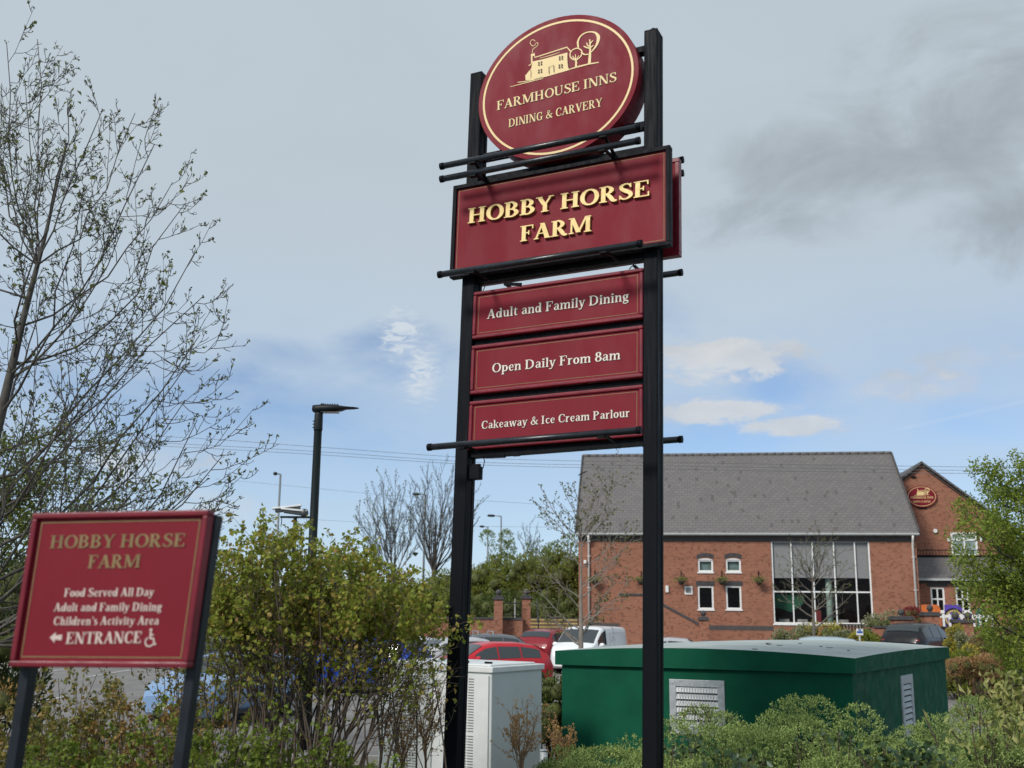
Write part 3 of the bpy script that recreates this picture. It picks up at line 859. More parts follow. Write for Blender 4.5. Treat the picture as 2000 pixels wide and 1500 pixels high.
def build_pub():
    r = thing('pub_building', 'long red brick pub hall with grey tiled roof and tall glazed window', 'building', BO, -BYAW)
    brick, blue, white, cap = BRK(), BLUEBRK(), WHITE(), CAPST()
    tile = brickmat('grey_roof_tiles', (.168, .155, .150), (.140, .130, .128), (.105, .098, .096), .30, .21, .018, rough=.85, dark=.03, horiz=True, slope=1.45, weather=(.85, .80, .78))
    u1 = bp(1788, 1043)[0]; ze = 6.36; zb = -.2
    # openings of the hall front
    def rect(a, b, c, d): return bp(a, d)[0], bp(b, d)[0], bp(a, d)[1], bp(a, c)[1]
    big = rect(1511.5, 1707, 1056, 1218)
    up = [rect(1363.5, 1393, 1093, 1117), rect(1418, 1447.5, 1093, 1117)]
    lo = [rect(1363.5, 1394.5, 1144, 1190), rect(1418.5, 1449, 1144, 1190)]
    m = MB()
    wall_open(m, 0, u1, zb, ze, 0, [big, *up, *lo], .14)
    m.add([(0, 0, zb), (0, 10, zb), (0, 10, ze), (0, 5, 11.05), (0, 0, ze)], [(4, 3, 2, 1, 0)])
    m.add([(u1, 0, zb), (u1, 10, zb), (u1, 10, ze), (u1, 5, 11.05), (u1, 0, ze)], [(0, 1, 2, 3, 4)])
    m.add([(0, 10, zb), (u1, 10, zb), (u1, 10, ze), (0, 10, ze)], [(0, 1, 2, 3)])
    wl_ = m.build('wall', [brick], r)
    # movement joints and a blue brick plinth band
    m = MB(); zz = bp(1480, 1227)[1]
    m.box(bp(1385, 1227)[0], big[0] - .02, -.006, .0, zz - .12, zz + .12); m.build('plinth_band', [blue], wl_)
    m = MB(); m.box(.35, bp(1228, 1227)[0], -.006, 0, zz - .05, zz + .16); m.build('plinth_band', [blue], wl_)
    m = MB(); m.box(.02, u1 - .02, -.035, .0, 5.98, 6.10); m.box(.02, u1 - .02, -.07, .0, 6.10, 6.24)
    for u in np.arange(.1, u1 - .1, .225): m.box(u, u + .11, -.10, -.06, 6.13, 6.23)
    m.build('eaves_course', [blue], wl_)
    m = MB()
    for ua, ub, za, zb2 in up:
        m = MB(); n = 10
        for i in range(n):
            t0, t1 = i / n, (i + .86) / n
            def arc(t, k): return ua - .06 + (ub - ua + .12) * t, zb2 + .02 + k + .10 * (1 - (2 * t - 1) ** 2)
            m.prism([arc(t0, .0), arc(t1, .0), arc(t1, .22), arc(t0, .22)], -.02, .0)
        m.build('brick_lintel', [cap], wl_)
    for ua, ub, za, zb2 in lo:
        m = MB(); n = 14
        for i in range(n):
            a = ua - .08 + (ub - ua + .16) * i / n; b = ua - .08 + (ub - ua + .16) * (i + .86) / n
            m.box(a, b, -.02, .0, zb2 + .01, zb2 + .24)
        m.build('brick_lintel', [cap], wl_)
    # roof
    m = MB()
    rz, th_ = 11.13, .12
    e0, er = -.42, .0
    zeave = ze - .36 + .02
    def roofpts(uL, uR, v0, v1, z0, z1, t):
        m.add([(uL, v0, z0), (uR, v0, z0), (uR, v1, z1), (uL, v1, z1), (uL, v0, z0 - t), (uR, v0, z0 - t), (uR, v1, z1 - t), (uL, v1, z1 - t)],
              [(0, 1, 2, 3), (7, 6, 5, 4), (0, 4, 5, 1), (1, 5, 6, 2), (3, 7, 4, 0)])
    z_at_eave = ze + .05
    roofpts(-.12, u1 + .10, -.30, 5.0, z_at_eave, rz, th_)
    roofpts(-.12, u1 + .10, 10.3, 5.0, z_at_eave, rz, th_)
    rf = m.build('roof', [tile], r)
    m = MB()
    for u in np.arange(-.12, u1, .45): m.tube([(u, 5, rz + .015), (min(u + .44, u1 + .1), 5, rz + .015)], .10, 8)
    m.build('ridge_tile', [tile], rf)
    m = MB()
    for s in (-.16, u1 + .10):
        m = MB(); m.bar((s + .02, -.32, z_at_eave + .01), (s + .02, 4.98, rz + .02), .07, .12)
        m.build('verge_trim', [cap], rf)
    gut = mat('grey_gutter', (.42, .44, .43), .5, var=.1)
    m = MB(); m.box(-.1, u1 + .1, -.42, -.31, ze - .06, ze + .03); m.box(-.1, u1 + .1, -.31, -.02, ze - .10, ze - .03)
    m.build('gutter', [gut], r, bevel=.015)
    dp = mat('cream_downpipe', (.72, .70, .66), .4, var=.06)
    m = MB(); ud = bp(1780, 1050)[0]
    m.tube([(ud, -.36, ze - .08), (ud, -.30, ze - .3), (ud + .02, -.09, ze - .55), (ud + .02, -.09, .4)], .055, 10)
    for z in (5.2, 3.6, 2.2): m.box(ud - .06, ud + .10, -.12, -.0, z, z + .05)
    m.build('downpipe', [dp], r)
    m = MB(); ud = bp(1150, 1050)[0]
    m.tube([(ud, -.36, ze - .08), (ud, -.30, ze - .3), (ud, -.09, ze - .55), (ud, -.09, .2)], .05, 10)
    for z in (5.2, 3.6, 2.2): m.box(ud - .08, ud + .08, -.12, .0, z, z + .05)
    m.build('downpipe', [dp], r)
    # windows
    cols = [bp(x, 1100)[0] for x in (1546.3, 1588, 1629.8, 1671)]
    row = bp(1600, 1156)[1]
    w = window(r, *big, 0, cols, [row], .075)
    bl = mat('roller_blind', (.36, .335, .335), .8, var=.05); zbl = bp(1600, 1129)[1]
    edges = [big[0] + .05, *cols, big[1] - .05]
    m = MB()
    for i in range(5): m.add([(edges[i] + .02, .17, zbl + .02 * (i % 2)), (edges[i + 1] - .02, .17, zbl + .02 * (i % 2)), (edges[i + 1] - .02, .17, big[3]), (edges[i] + .02, .17, big[3])], [(0, 1, 2, 3)])
    m.build('blind', [bl], w)
    room = MB(); room.box(.3, u1 - .3, .3, 9.7, .9, 1.0)
    room.build('room_floor', [mat('dark_carpet', (.05, .03, .03), .9)], r)
    m = MB(); m.tube([(bp(1622, 1150)[0], .55, 1.0), (bp(1622, 1150)[0], .55, 6.0)], .16, 12)
    m.build('column', [mat('pale_green_column', (.40, .50, .42), .6)], r)
    m = MB()
    gz = bp(1530, 1170)
    m.prism([(big[0] + .15, 2.75), (big[0] + 1.0, 2.5), (big[0] + 1.6, 2.9), (big[0] + 1.7, 3.3), (big[0] + .2, 3.4)], 1.2, 1.3)
    m.build('banner', [mat('green_banner', (.012, .13, .06), .7)], r)
    for u in (10.1, 11.0, 14.1, 13.0):
        m = MB(); m.box(u, u + .5, 1.0, 1.08, 1.5, 2.15); m.box(u, u + .5, .65, 1.0, 1.42, 1.5)
        m.build('chair', [mat('pale_chair', (.45, .42, .38), .6)], r)
    m = MB(); m.box(bp(1617, 1170)[0] - .55, bp(1617, 1170)[0] - .25, .8, 1.0, 1.0, 2.6)
    m.build('red_screen', [mat('red_screen', (.22, .02, .02), .7)], r)
    for a in up:
        w = window(r, *a, 0, fw=.085, arch=.06)
        m = MB(); m.add([(a[0], .2, a[2]), (a[1], .2, a[2]), (a[1], .2, a[3]), (a[0], .2, a[3])], [(0, 1, 2, 3)]); m.build('blind', [mat('teal_blind', (.20, .27, .27), .7, col2=(.13, .19, .14), vscale=3)], w)
    for a in lo: window(r, *a, 0, fw=.085)
    # wall vent, lamp, cameras
    a, b, c, d = rect(1337, 1353, 1145, 1161)
    m = MB(); m.box(a, b, -.05, .0, c, c + .07); m.box(a, b, -.05, .0, d - .07, d); m.box(a, a + .07, -.05, 0, c + .07, d - .07); m.box(b - .07, b, -.05, 0, c + .07, d - .07)
    for z in np.arange(c + .09, d - .08, .05): m.box(a + .07, b - .07, -.03, .0, z, z + .03, 1)
    m.build('wall_vent', [white, GRILL()], r)
    a, b, c, d = rect(1300, 1306, 1144, 1157)
    m = MB(); m.box(a, b, -.09, .0, c, d); m.build('wall_lamp', [white], r, bevel=.02)
    for px, py in ((1150, 1056), (1143, 1098)):
        u, z = bp(px, py)
        m = MB(); m.box(u - .06, u + .08, -.30, -.0, z - .09, z + .09); m.build('security_camera', [white], r, bevel=.03)
    m = MB(); uu, zz = bp(1140, 924); m.bar((uu + .15, .05, zz + .1), (uu - .25, -.35, zz - .15), .04, .05); m.build('aerial_bracket', [BLACK], r)
    # ---------------- gabled wing behind on the right
    gv = 6.0
    ax, az = bp(1798, 905, gv)
    hw, pit = 4.6, .80
    ez = az - hw * pit
    m = MB()
    m.add([(ax - hw, gv, 0), (ax + hw, gv, 0), (ax + hw, gv, ez), (ax, gv, az), (ax - hw, gv, ez)], [(0, 1, 2, 3, 4)])
    m.add([(ax + hw, gv, 0), (ax + hw, gv + 12, 0), (ax + hw, gv + 12, ez), (ax + hw, gv, ez)], [(0, 1, 2, 3)])
    m.add([(ax - hw, gv, 0), (ax - hw, gv + 12, 0), (ax - hw, gv + 12, ez), (ax - hw, gv, ez)], [(3, 2, 1, 0)])
    m.add([(ax - hw, gv + 12, 0), (ax + hw, gv + 12, 0), (ax + hw, gv + 12, ez), (ax, gv + 12, az), (ax - hw, gv + 12, ez)], [(4, 3, 2, 1, 0)])
    gw = m.build('gable_wall', [brick], r)
    m = MB()
    for s in (-1, 1):
        a, b = (ax, az + .10), (ax + s * (hw + .3), ez - .3 * pit + .10)
        m.add([(a[0], gv - .25, a[1]), (b[0], gv - .25, b[1]), (b[0], gv + 12.2, b[1]), (a[0], gv + 12.2, a[1]),
               (a[0], gv - .25, a[1] - .13), (b[0], gv - .25, b[1] - .13), (b[0], gv + 12.2, b[1] - .13), (a[0], gv + 12.2, a[1] - .13)],
              [(0, 1, 2, 3), (7, 6, 5, 4), (0, 4, 5, 1), (1, 5, 6, 2), (2, 6, 7, 3)])
    tile2 = brickmat('wing_roof_tiles', (.135, .132, .138), (.105, .10, .105), (.055, .053, .055), .30, .21, .022, rough=.8, dark=.10, slope=1.45, horiz=False, weather=(.75, .72, .70))
    m.build('wing_roof', [tile2], r)
    m = MB()
    for s in (-1, 1): m.bar((ax + s * .06, gv - .03, az - .18), (ax + s * hw, gv - .03, ez - .18), .05, .16, (0, 1, 0))
    m.build('corbel_course', [blue], gw)
    a, b = bp(1859, 1086, gv), bp(1907, 1040, gv)
    w = window(r, a[0], b[0], a[1], b[1], gv - .105, [(a[0] + b[0]) / 2], [a[1] + (b[1] - a[1]) * .68], .10)
    m = MB(); m.add([(a[0] + .03, gv - .012, a[1] + .03), (b[0] - .03, gv - .012, a[1] + .03), (b[0] - .03, gv - .012, b[1] - .03), (a[0] + .03, gv - .012, b[1] - .03)], [(0, 1, 2, 3)]); m.build('blind', [mat('pale_curtain', (.38, .46, .43), .8, var=.25, vscale=2)], w)
    u, z = bp(1826, 1037, gv); m = MB(); m.tube([(u, gv - .12, z), (u, gv, z)], .11, 14); m.build('alarm_box', [white], gw)
    for px in (1852, 1915):
        u, z = bp(px, 1053, gv); m = MB(); m.box(u - .05, u + .05, gv - .1, gv, z - .12, z + .12); m.build('wall_lamp', [white], gw)
    for px, py in ((1784, 932), (1797, 992), (1805, 992)):
        u, z = bp(px, py, gv); m = MB(); m.box(u - .12, u + .12, gv - .08, gv, z - .04, z + .04); m.build('air_brick', [BLACK], gw)
    # ---------------- low lean-to in front of the wing
    lv0, lv1 = 1.6, gv
    zl = bp(1830, 1131, lv0)[1]; zt = bp(1830, 1088, 4.2)[1]
    ul, ur = u1 + .05, ax + hw + 1.5
    wins = [(bp(1820, 1195, lv0)[0], bp(1847.5, 1195, lv0)[0], bp(1820, 1195, lv0)[1], bp(1830, 1147, lv0)[1]), (bp(1869, 1195, lv0)[0], bp(1896, 1195, lv0)[0], bp(1870, 1195, lv0)[1], bp(1870, 1147, lv0)[1])]
    m = MB(); wall_open(m, ul, ur, 0, zl, lv0, wins, .13)
    m.add([(ur, lv0, 0), (ur, gv, 0), (ur, gv, zl), (ur, lv0, zl)], [(0, 1, 2, 3)])
    lw = m.build('lean_to_wall', [brick], r)
    m = MB(); m.box(ul, ur, lv0 - .03, lv0, zl - .22, zl - .05); m.box(wins[0][0] - .15, wins[0][1] + .15, lv0 - .025, lv0, wins[0][3] + .03, wins[0][3] + .30); m.box(wins[1][0] - .15, wins[1][1] + .15, lv0 - .025, lv0, wins[1][3] + .03, wins[1][3] + .30)
    m.build('brick_lintel', [blue], lw)
    m = MB(); v1 = 4.2
    m.add([(ul, lv0 - .25, zl), (ur, lv0 - .25, zl), (ur, v1, zt), (ul + .4, v1, zt), (ul, lv0 - .25, zl - .1), (ur, lv0 - .25, zl - .1), (ur, v1, zt - .1), (ul + .4, v1, zt - .1)], [(0, 1, 2, 3), (7, 6, 5, 4), (0, 4, 5, 1), (1, 5, 6, 2)])
    m.add([(ul + .3, v1, zt), (ur, v1, zt), (ur, gv, zt), (ul + .3, gv, zt)], [(0, 1, 2, 3)])
    m.build('lean_to_roof', [tile], r)
    m = MB(); m.box(ul, ur, lv0 - .36, lv0 - .26, zl - .08, zl + .02); m.build('gutter', [gut], r)
    m = MB(); m.box(ul + .35, ur, v1 - .08, v1 + .02, zt, zt + .10)
    for u in np.arange(ul + .4, ur - .2, .16): m.box(u, u + .02, v1 - .06, v1 - .04, zt + .10, zt + .34)
    m.box(ul + .35, ur, v1 - .07, v1 - .03, zt + .34, zt + .38)
    m.build('roof_railing', [BLACK], r)
    for a in wins: window(r, *a, lv0, [(a[0] + a[1]) / 2], [a[2] + (a[3] - a[2]) * .52], .085)
    # ---------------- oval sign on the gable (its own thing)
    c = BO + BY * (gv - .02); u, z = bp(1799.5, 970, gv)
    loc = c + BX * u; loc.z = z
    o = thing('oval_wall_sign', 'small maroon oval sign with gold house emblem high on the brick gable', 'sign', loc, -BYAW)
    A, Bq = .80, .60
    def el(k): return [((A + k) * math.cos(2 * math.pi * i / 48), (Bq + k) * math.sin(2 * math.pi * i / 48)) for i in range(48)]
    m = MB(); m.prism(el(0), -.10, .02)
    m.build('board', [SIGN_RED], o)
    m = MB(); i1, o1 = el(-.085), el(-.060)
    m.add([(x, -.104, y) for x, y in i1] + [(x, -.104, y) for x, y in o1], [(k, (k + 1) % 48, 48 + (k + 1) % 48, 48 + k) for k in range(48)])
    m.build('gold_ring', [GOLD_PAINT], o)
    fl = lambda x, y, w: (x, -.10 - w, y)
    m = MB(fl)
    lay(m, 'FARMHOUSE INNS', (-.60, -.12), (.60, -.12), .13, .004, T=.17, t=.09); lay(m, 'DINING & CARVERY', (-.46, -.33), (.46, -.33), .10, .004, T=.17, t=.09)
    m.build('lettering', [GOLD_PAINT], o, origin=(0, 0, 0))
    m = MB(fl)
    k = [0]
    def rb(p, cl=False):
        k[0] += 1
        for f in ribbon([(x, y, w) for x, y, w in p], True, cl, 4): m.add([(a[0], a[1], .004 + .001 * k[0]) for a in f], [(0, 1, 2, 3)])
    m.add([(-.26, .08, .004), (.12, .08, .004), (.12, .27, .004), (-.2, .27, .004), (-.26, .18, .004)], [(0, 1, 2, 3, 4)])
    rb([(-.22, .3, .03), (0, .33, .03), (.13, .32, .03)]); rb([(-.2, .2, .04), (-.2, .42, .04)]); rb([(-.4, .06, .02), (0, .07, .03), (.42, .1, .02)])
    rb([(.30 + .11 * math.cos(a), .33 + .11 * math.sin(a), .04) for a in np.linspace(0, 5.5, 9)], True); rb([(.3, .08, .05), (.3, .36, .04)])
    rb([(.18 + .06 * math.cos(a), .22 + .06 * math.sin(a), .03) for a in np.linspace(0, 5.5, 8)], True); rb([(.18, .08, .03), (.18, .22, .03)])
    m.build('emblem', [GOLD_PAINT], o, origin=(0, 0, 0))
    return r


def pier(name, label, loc, h, w=.4, rz=0.0, group=None, ball=True):
    o = thing(name, label, 'brick pier', loc, rz, group)
    m = MB(); m.box(-w / 2, w / 2, -w / 2, w / 2, -.3, h); m.build('shaft', [BRK()], o)
    m = MB(); m.box(-w / 2 - .07, w / 2 + .07, -w / 2 - .07, w / 2 + .07, h, h + .10); m.box(-w / 2 - .01, w / 2 + .01, -w / 2 - .01, w / 2 + .01, h + .10, h + .17)
    m.build('cap_stone', [CAPST()], o, bevel=.02)
    if ball:
        m = MB(); m.tube([(0, 0, h + .16), (0, 0, h + .22)], .08, 10); m.sphere((0, 0, h + .33), .14)
        m.build('ball_finial', [CAPST()], o)
    return o


def build_walls():
    brick, cap = BRK(), CAPST()
    # steps with yellow nosings up from the car park beside two piers
    z0 = 0.0; xa, xb = .05, 3.3
    st = thing('stone_steps', 'outdoor steps with pale yellow nosings beside the two tall brick piers', 'steps', (1.6, 50, 0))
    m, n = MB(), MB()
    for i in range(12):
        y = 50.4 + i * .30; z = .17 * (i + 1)
        m.box(xa - 1.6, xb - 1.6, y - 50, 54.2 - 50, z - .17, z - .002 * (i % 2)); n.box(xa - 1.6, xb - 1.6, y - 50 - .012, y - 50 + .06, z - .05, z + .006)
    m.build('step', [mat('step_brick', (.16, .10, .07), .9, var=.2)], st)
    n.build('nosing', [mat('yellow_nosing', (.50, .38, .13), .7, var=.15)], st)
    rl = mat('handrail_black', (.02, .02, .022), .4)
    gl = mat('handrail_grey', (.40, .37, .33), .5)
    for x, mt, l in ((.25, gl, 'grey metal handrail leaning up the steps beside the left brick pier'), (1.35, rl, 'black handrail rising up the middle of the outdoor steps')):
        o = thing('handrail', l, 'handrail', (x, 50.3, 0), 0, 'handrails of the steps')
        m = MB(); m.tube([(0, 0, 1.05), (0, 3.5, 3.0)], .028, 8); m.build('rail', [mt], o)
        for y in (0, 1.6, 3.3):
            m = MB(); m.tube([(0, y, .0), (0, y, 1.05 + y * .557)], .022, 8); m.build('upright', [mt], o)
    pier('brick_pier', 'tall brick pier with ball finial left of the outdoor steps', (-.52, 50.2, 0), 2.92, .40, 0, 'piers by the steps')
    pier('brick_pier', 'tall brick pier with ball finial nearest the twiggy bare tree', (.77, 51.2, 0), 2.98, .40, 0, 'piers by the steps')
    o = thing('low_brick_wall', 'low brick wall with dark coping and black railing between two brick piers', 'wall', (.1, 50.75, 0))
    m = MB(); m.box(-.45, .5, -.12, .12, 0, 2.02); m.build('brickwork', [brick], o)
    m = MB(); m.box(-.42, .47, -.16, .16, 2.02, 2.12); m.build('coping', [cap], o)
    m = MB(); m.box(-.42, .47, -.015, .015, 2.75, 2.79); m.box(-.42, .47, -.015, .015, 2.2, 2.23)
    for x in np.arange(-.4, .46, .1): m.box(x, x + .016, -.008, .008, 2.12, 2.76)
    m.build('railing', [rl], o)
    o = thing('retaining_wall', 'brick retaining wall holding the terrace behind the steps', 'wall', (-6, 54.4, 0))
    m = MB(); m.box(-9, 9.4, -.15, .15, 0, 2.0); m.build('brickwork', [brick], o)
    m = MB(); m.box(-9, 9.4, -.2, .2, 2.0, 2.1); m.build('coping', [cap], o)
    # sloped stair wall against the hall
    p = at(1374, 1215, 52.6)
    pier('brick_pier', 'short brick pier with dark ball cap in front of the hall windows', (p.x, p.y, .1), p.z - .02, .42, -BYAW)
    a, b = at(1295, 1184, 52.9), at(1366, 1222, 52.6)
    o = thing('sloping_stair_wall', 'brick stair wall with sloping dark coping falling to a pier by the hall', 'wall', (b.x, b.y, 0), -BYAW)
    L = (a - b).length + 2.2; hz = b.z; rise = (a.z - b.z) / (b.x - a.x)
    m = MB(); m.prism([(0, 0), (0, hz), (-2.6, hz + 2.6 * rise), (-3.8, hz + 2.6 * rise), (-3.8, 0)], -.12, .12); m.build('brickwork', [brick], o)
    m = MB(); m.bar((.02, 0, hz + .05), (-2.62, 0, hz + 2.62 * rise + .05), .34, .11); m.box(-3.8, -2.6, -.17, .17, hz + 2.6 * rise, hz + 2.6 * rise + .1)
    m.build('coping', [cap], o)
    # garden wall and piers beside the play area
    for px, py, Y, lab in ((1761, 1211, 47.5, 'low brick pier between the red maple and the black car'), (1817, 1203, 47, 'brick pier carrying a dark ball cap in front of the orange panel'),):
        q = at(px, py, Y)
        pier('garden_pier', lab, (q.x, q.y, .4), q.z - .4, .62 if px > 1800 else .8, -.1, 'garden piers')
    a, b = at(1862, 1212, 47), at(1897, 1212, 47)
    o = thing('ball_capped_wall', 'stub of brick wall with two dark balls on its coping, under the purple panel', 'wall', ((a.x + b.x) / 2, 47, .4), -.1)
    w = (b.x - a.x) / 2; h = a.z - .4
    m = MB(); m.box(-w, w, -.2, .2, -.2, h - .1); m.build('brickwork', [brick], o)
    m = MB(); m.box(-w - .08, w + .08, -.28, .28, h - .1, h + .05); m.build('coping', [cap], o, bevel=.02)
    for x in (-.28, .25):
        m = MB(); m.sphere((x, 0, h + .2), .16); m.build('ball_finial', [cap], o)
    a = at(1800, 1225, 47.2)
    o = thing('garden_wall', 'long low dark brick garden wall behind the black car', 'wall', (a.x, 47.3, .4), -.1)
    m = MB(); m.box(-2.0, 7, -.1, .1, -.2, a.z - .45); m.build('brickwork', [brick], o)
    m = MB(); m.box(-2.0, 7, -.16, .16, a.z - .45, a.z - .36); m.build('coping', [cap], o)
    # white picket fence round the play area
    a = at(1826, 1204, 49)
    o = thing('white_picket_fence', 'white picket fence below the orange and purple play panels', 'fence', (a.x, 49, .4), -.1)
    m = MB(); m.box(0, 2.6, -.03, .03, a.z - .45, a.z - .33); m.box(0, 2.6, -.03, .03, .3, .4); m.build('rail', [WHITE()], o)
    m = MB()
    for x in np.arange(.05, 2.5, .26): m.box(x, x + .1, -.05, -.03, .1, a.z - .28)
    m.build('picket', [WHITE()], o)
    # play panels
    def panel(nm, lab, px0, px1, py0, py1, Y, col, hole):
        a, b = at(px0, py0, Y), at(px1, py1, Y)
        w = (b.x - a.x) / 2; zt, zb = a.z, max(b.z, .6)
        o = thing(nm, lab, 'play panel', ((a.x + b.x) / 2, Y, .4), -.1)
        m = MB(); hh = zt - .4
        m.prism([(-w, .1), (w, .1), (w, hh - .15), (w - .12, hh), (-w + .02, hh)], -.04, .04)
        bd = m.build('board', [mat(nm + '_paint', col, .45, var=.12)], o, bevel=.01)
        for x in (-w + .1, w - .1):
            m = MB(); m.box(x - .05, x + .05, .05, .14, -.3, hh - .1); m.build('post', [mat('timber_post', (.35, .24, .13), .8, var=.2)], o)
        if hole:
            m = MB(); n = 22
            for i in range(n):
                t0, t1 = 2 * math.pi * i / n, 2 * math.pi * (i + 1) / n
                for r0, r1, mi in ((.30, .40, 0), (.40, .47, 1), (.0, .12, 2)):
                    m.add([(r0 * math.cos(t0), -.045 - .002 * mi, hh - .62 + r0 * math.sin(t0)), (r1 * math.cos(t0), -.045 - .002 * mi, hh - .62 + r1 * math.sin(t0)), (r1 * math.cos(t1), -.045 - .002 * mi, hh - .62 + r1 * math.sin(t1)), (r0 * math.cos(t1), -.045 - .002 * mi, hh - .62 + r0 * math.sin(t1))], [(0, 1, 2, 3)], mi)
            m.build('dial', [mat('dial_tan', (.45, .32, .16), .6), BLACK, mat('dial_blue', (.12, .2, .4), .5)], o)
        else:
            m = MB(); m.box(.0, .3, -.05, -.04, hh - .75, hh - .45); m.build('cut_out', [BLACK], o)
    panel('orange_play_panel', 'bright orange play panel with a dark square cut out', 1799, 1838, 1181, 1222, 50.5, (.62, .15, .03), False)
    panel('purple_play_panel', 'purple play panel with a round tan dial', 1844, 1881, 1181, 1222, 50.3, (.10, .055, .36), True)
    panel('green_play_panel', 'dark green play panel half hidden behind the leafy tree', 1906, 1924, 1189, 1222, 50.3, (.02, .13, .11), False)
    # hanging baskets
    for i, (px, lab) in enumerate(((1162, 'hanging basket of pale foliage beside the white downpipe'), (1252, 'hanging basket just left of the black sign post'), (1330, 'hanging basket above the white wall vent'),
                                   (1409, 'hanging basket between the two pairs of small windows'), (1481, 'hanging basket nearest the tall glazed window'))):
        u, z = bp(px, 1117)
        L = BO + BX * u - BY * .02; L.z = z
        o = thing('hanging_basket', lab, 'hanging basket', L, -BYAW, 'hanging baskets on the hall wall')
        m = MB(); m.box(-.015, .015, -.02, .0, -.28, .05); m.box(-.015, .015, -.40, -.02, -.0, .03); m.tube([(0, -.38, .0), (0, -.36, -.35)], .008, 5)
        m.build('bracket', [BLACK], o)
        m = MB(); m.tube([(0, -.36, -.66), (0, -.36, -.60), (0, -.36, -.51), (0, -.36, -.43)], [.05, .12, .17, .18], 12); m.build('basket', [mat('basket_moss', (.06, .05, .03), .9, var=.3)], o)
        rng = np.random.default_rng(50 + i)
        pos = rng.normal(0, 1, (260, 3)) * (.19, .15, .07) + (0, -.36, -.38)
        leaf_obj('foliage', pos, .085, leafmat('basket_leaves', [(0, (.09, .13, .03)), (.6, (.22, .25, .07)), (1, (.42, .36, .16))]), o, seed=i)


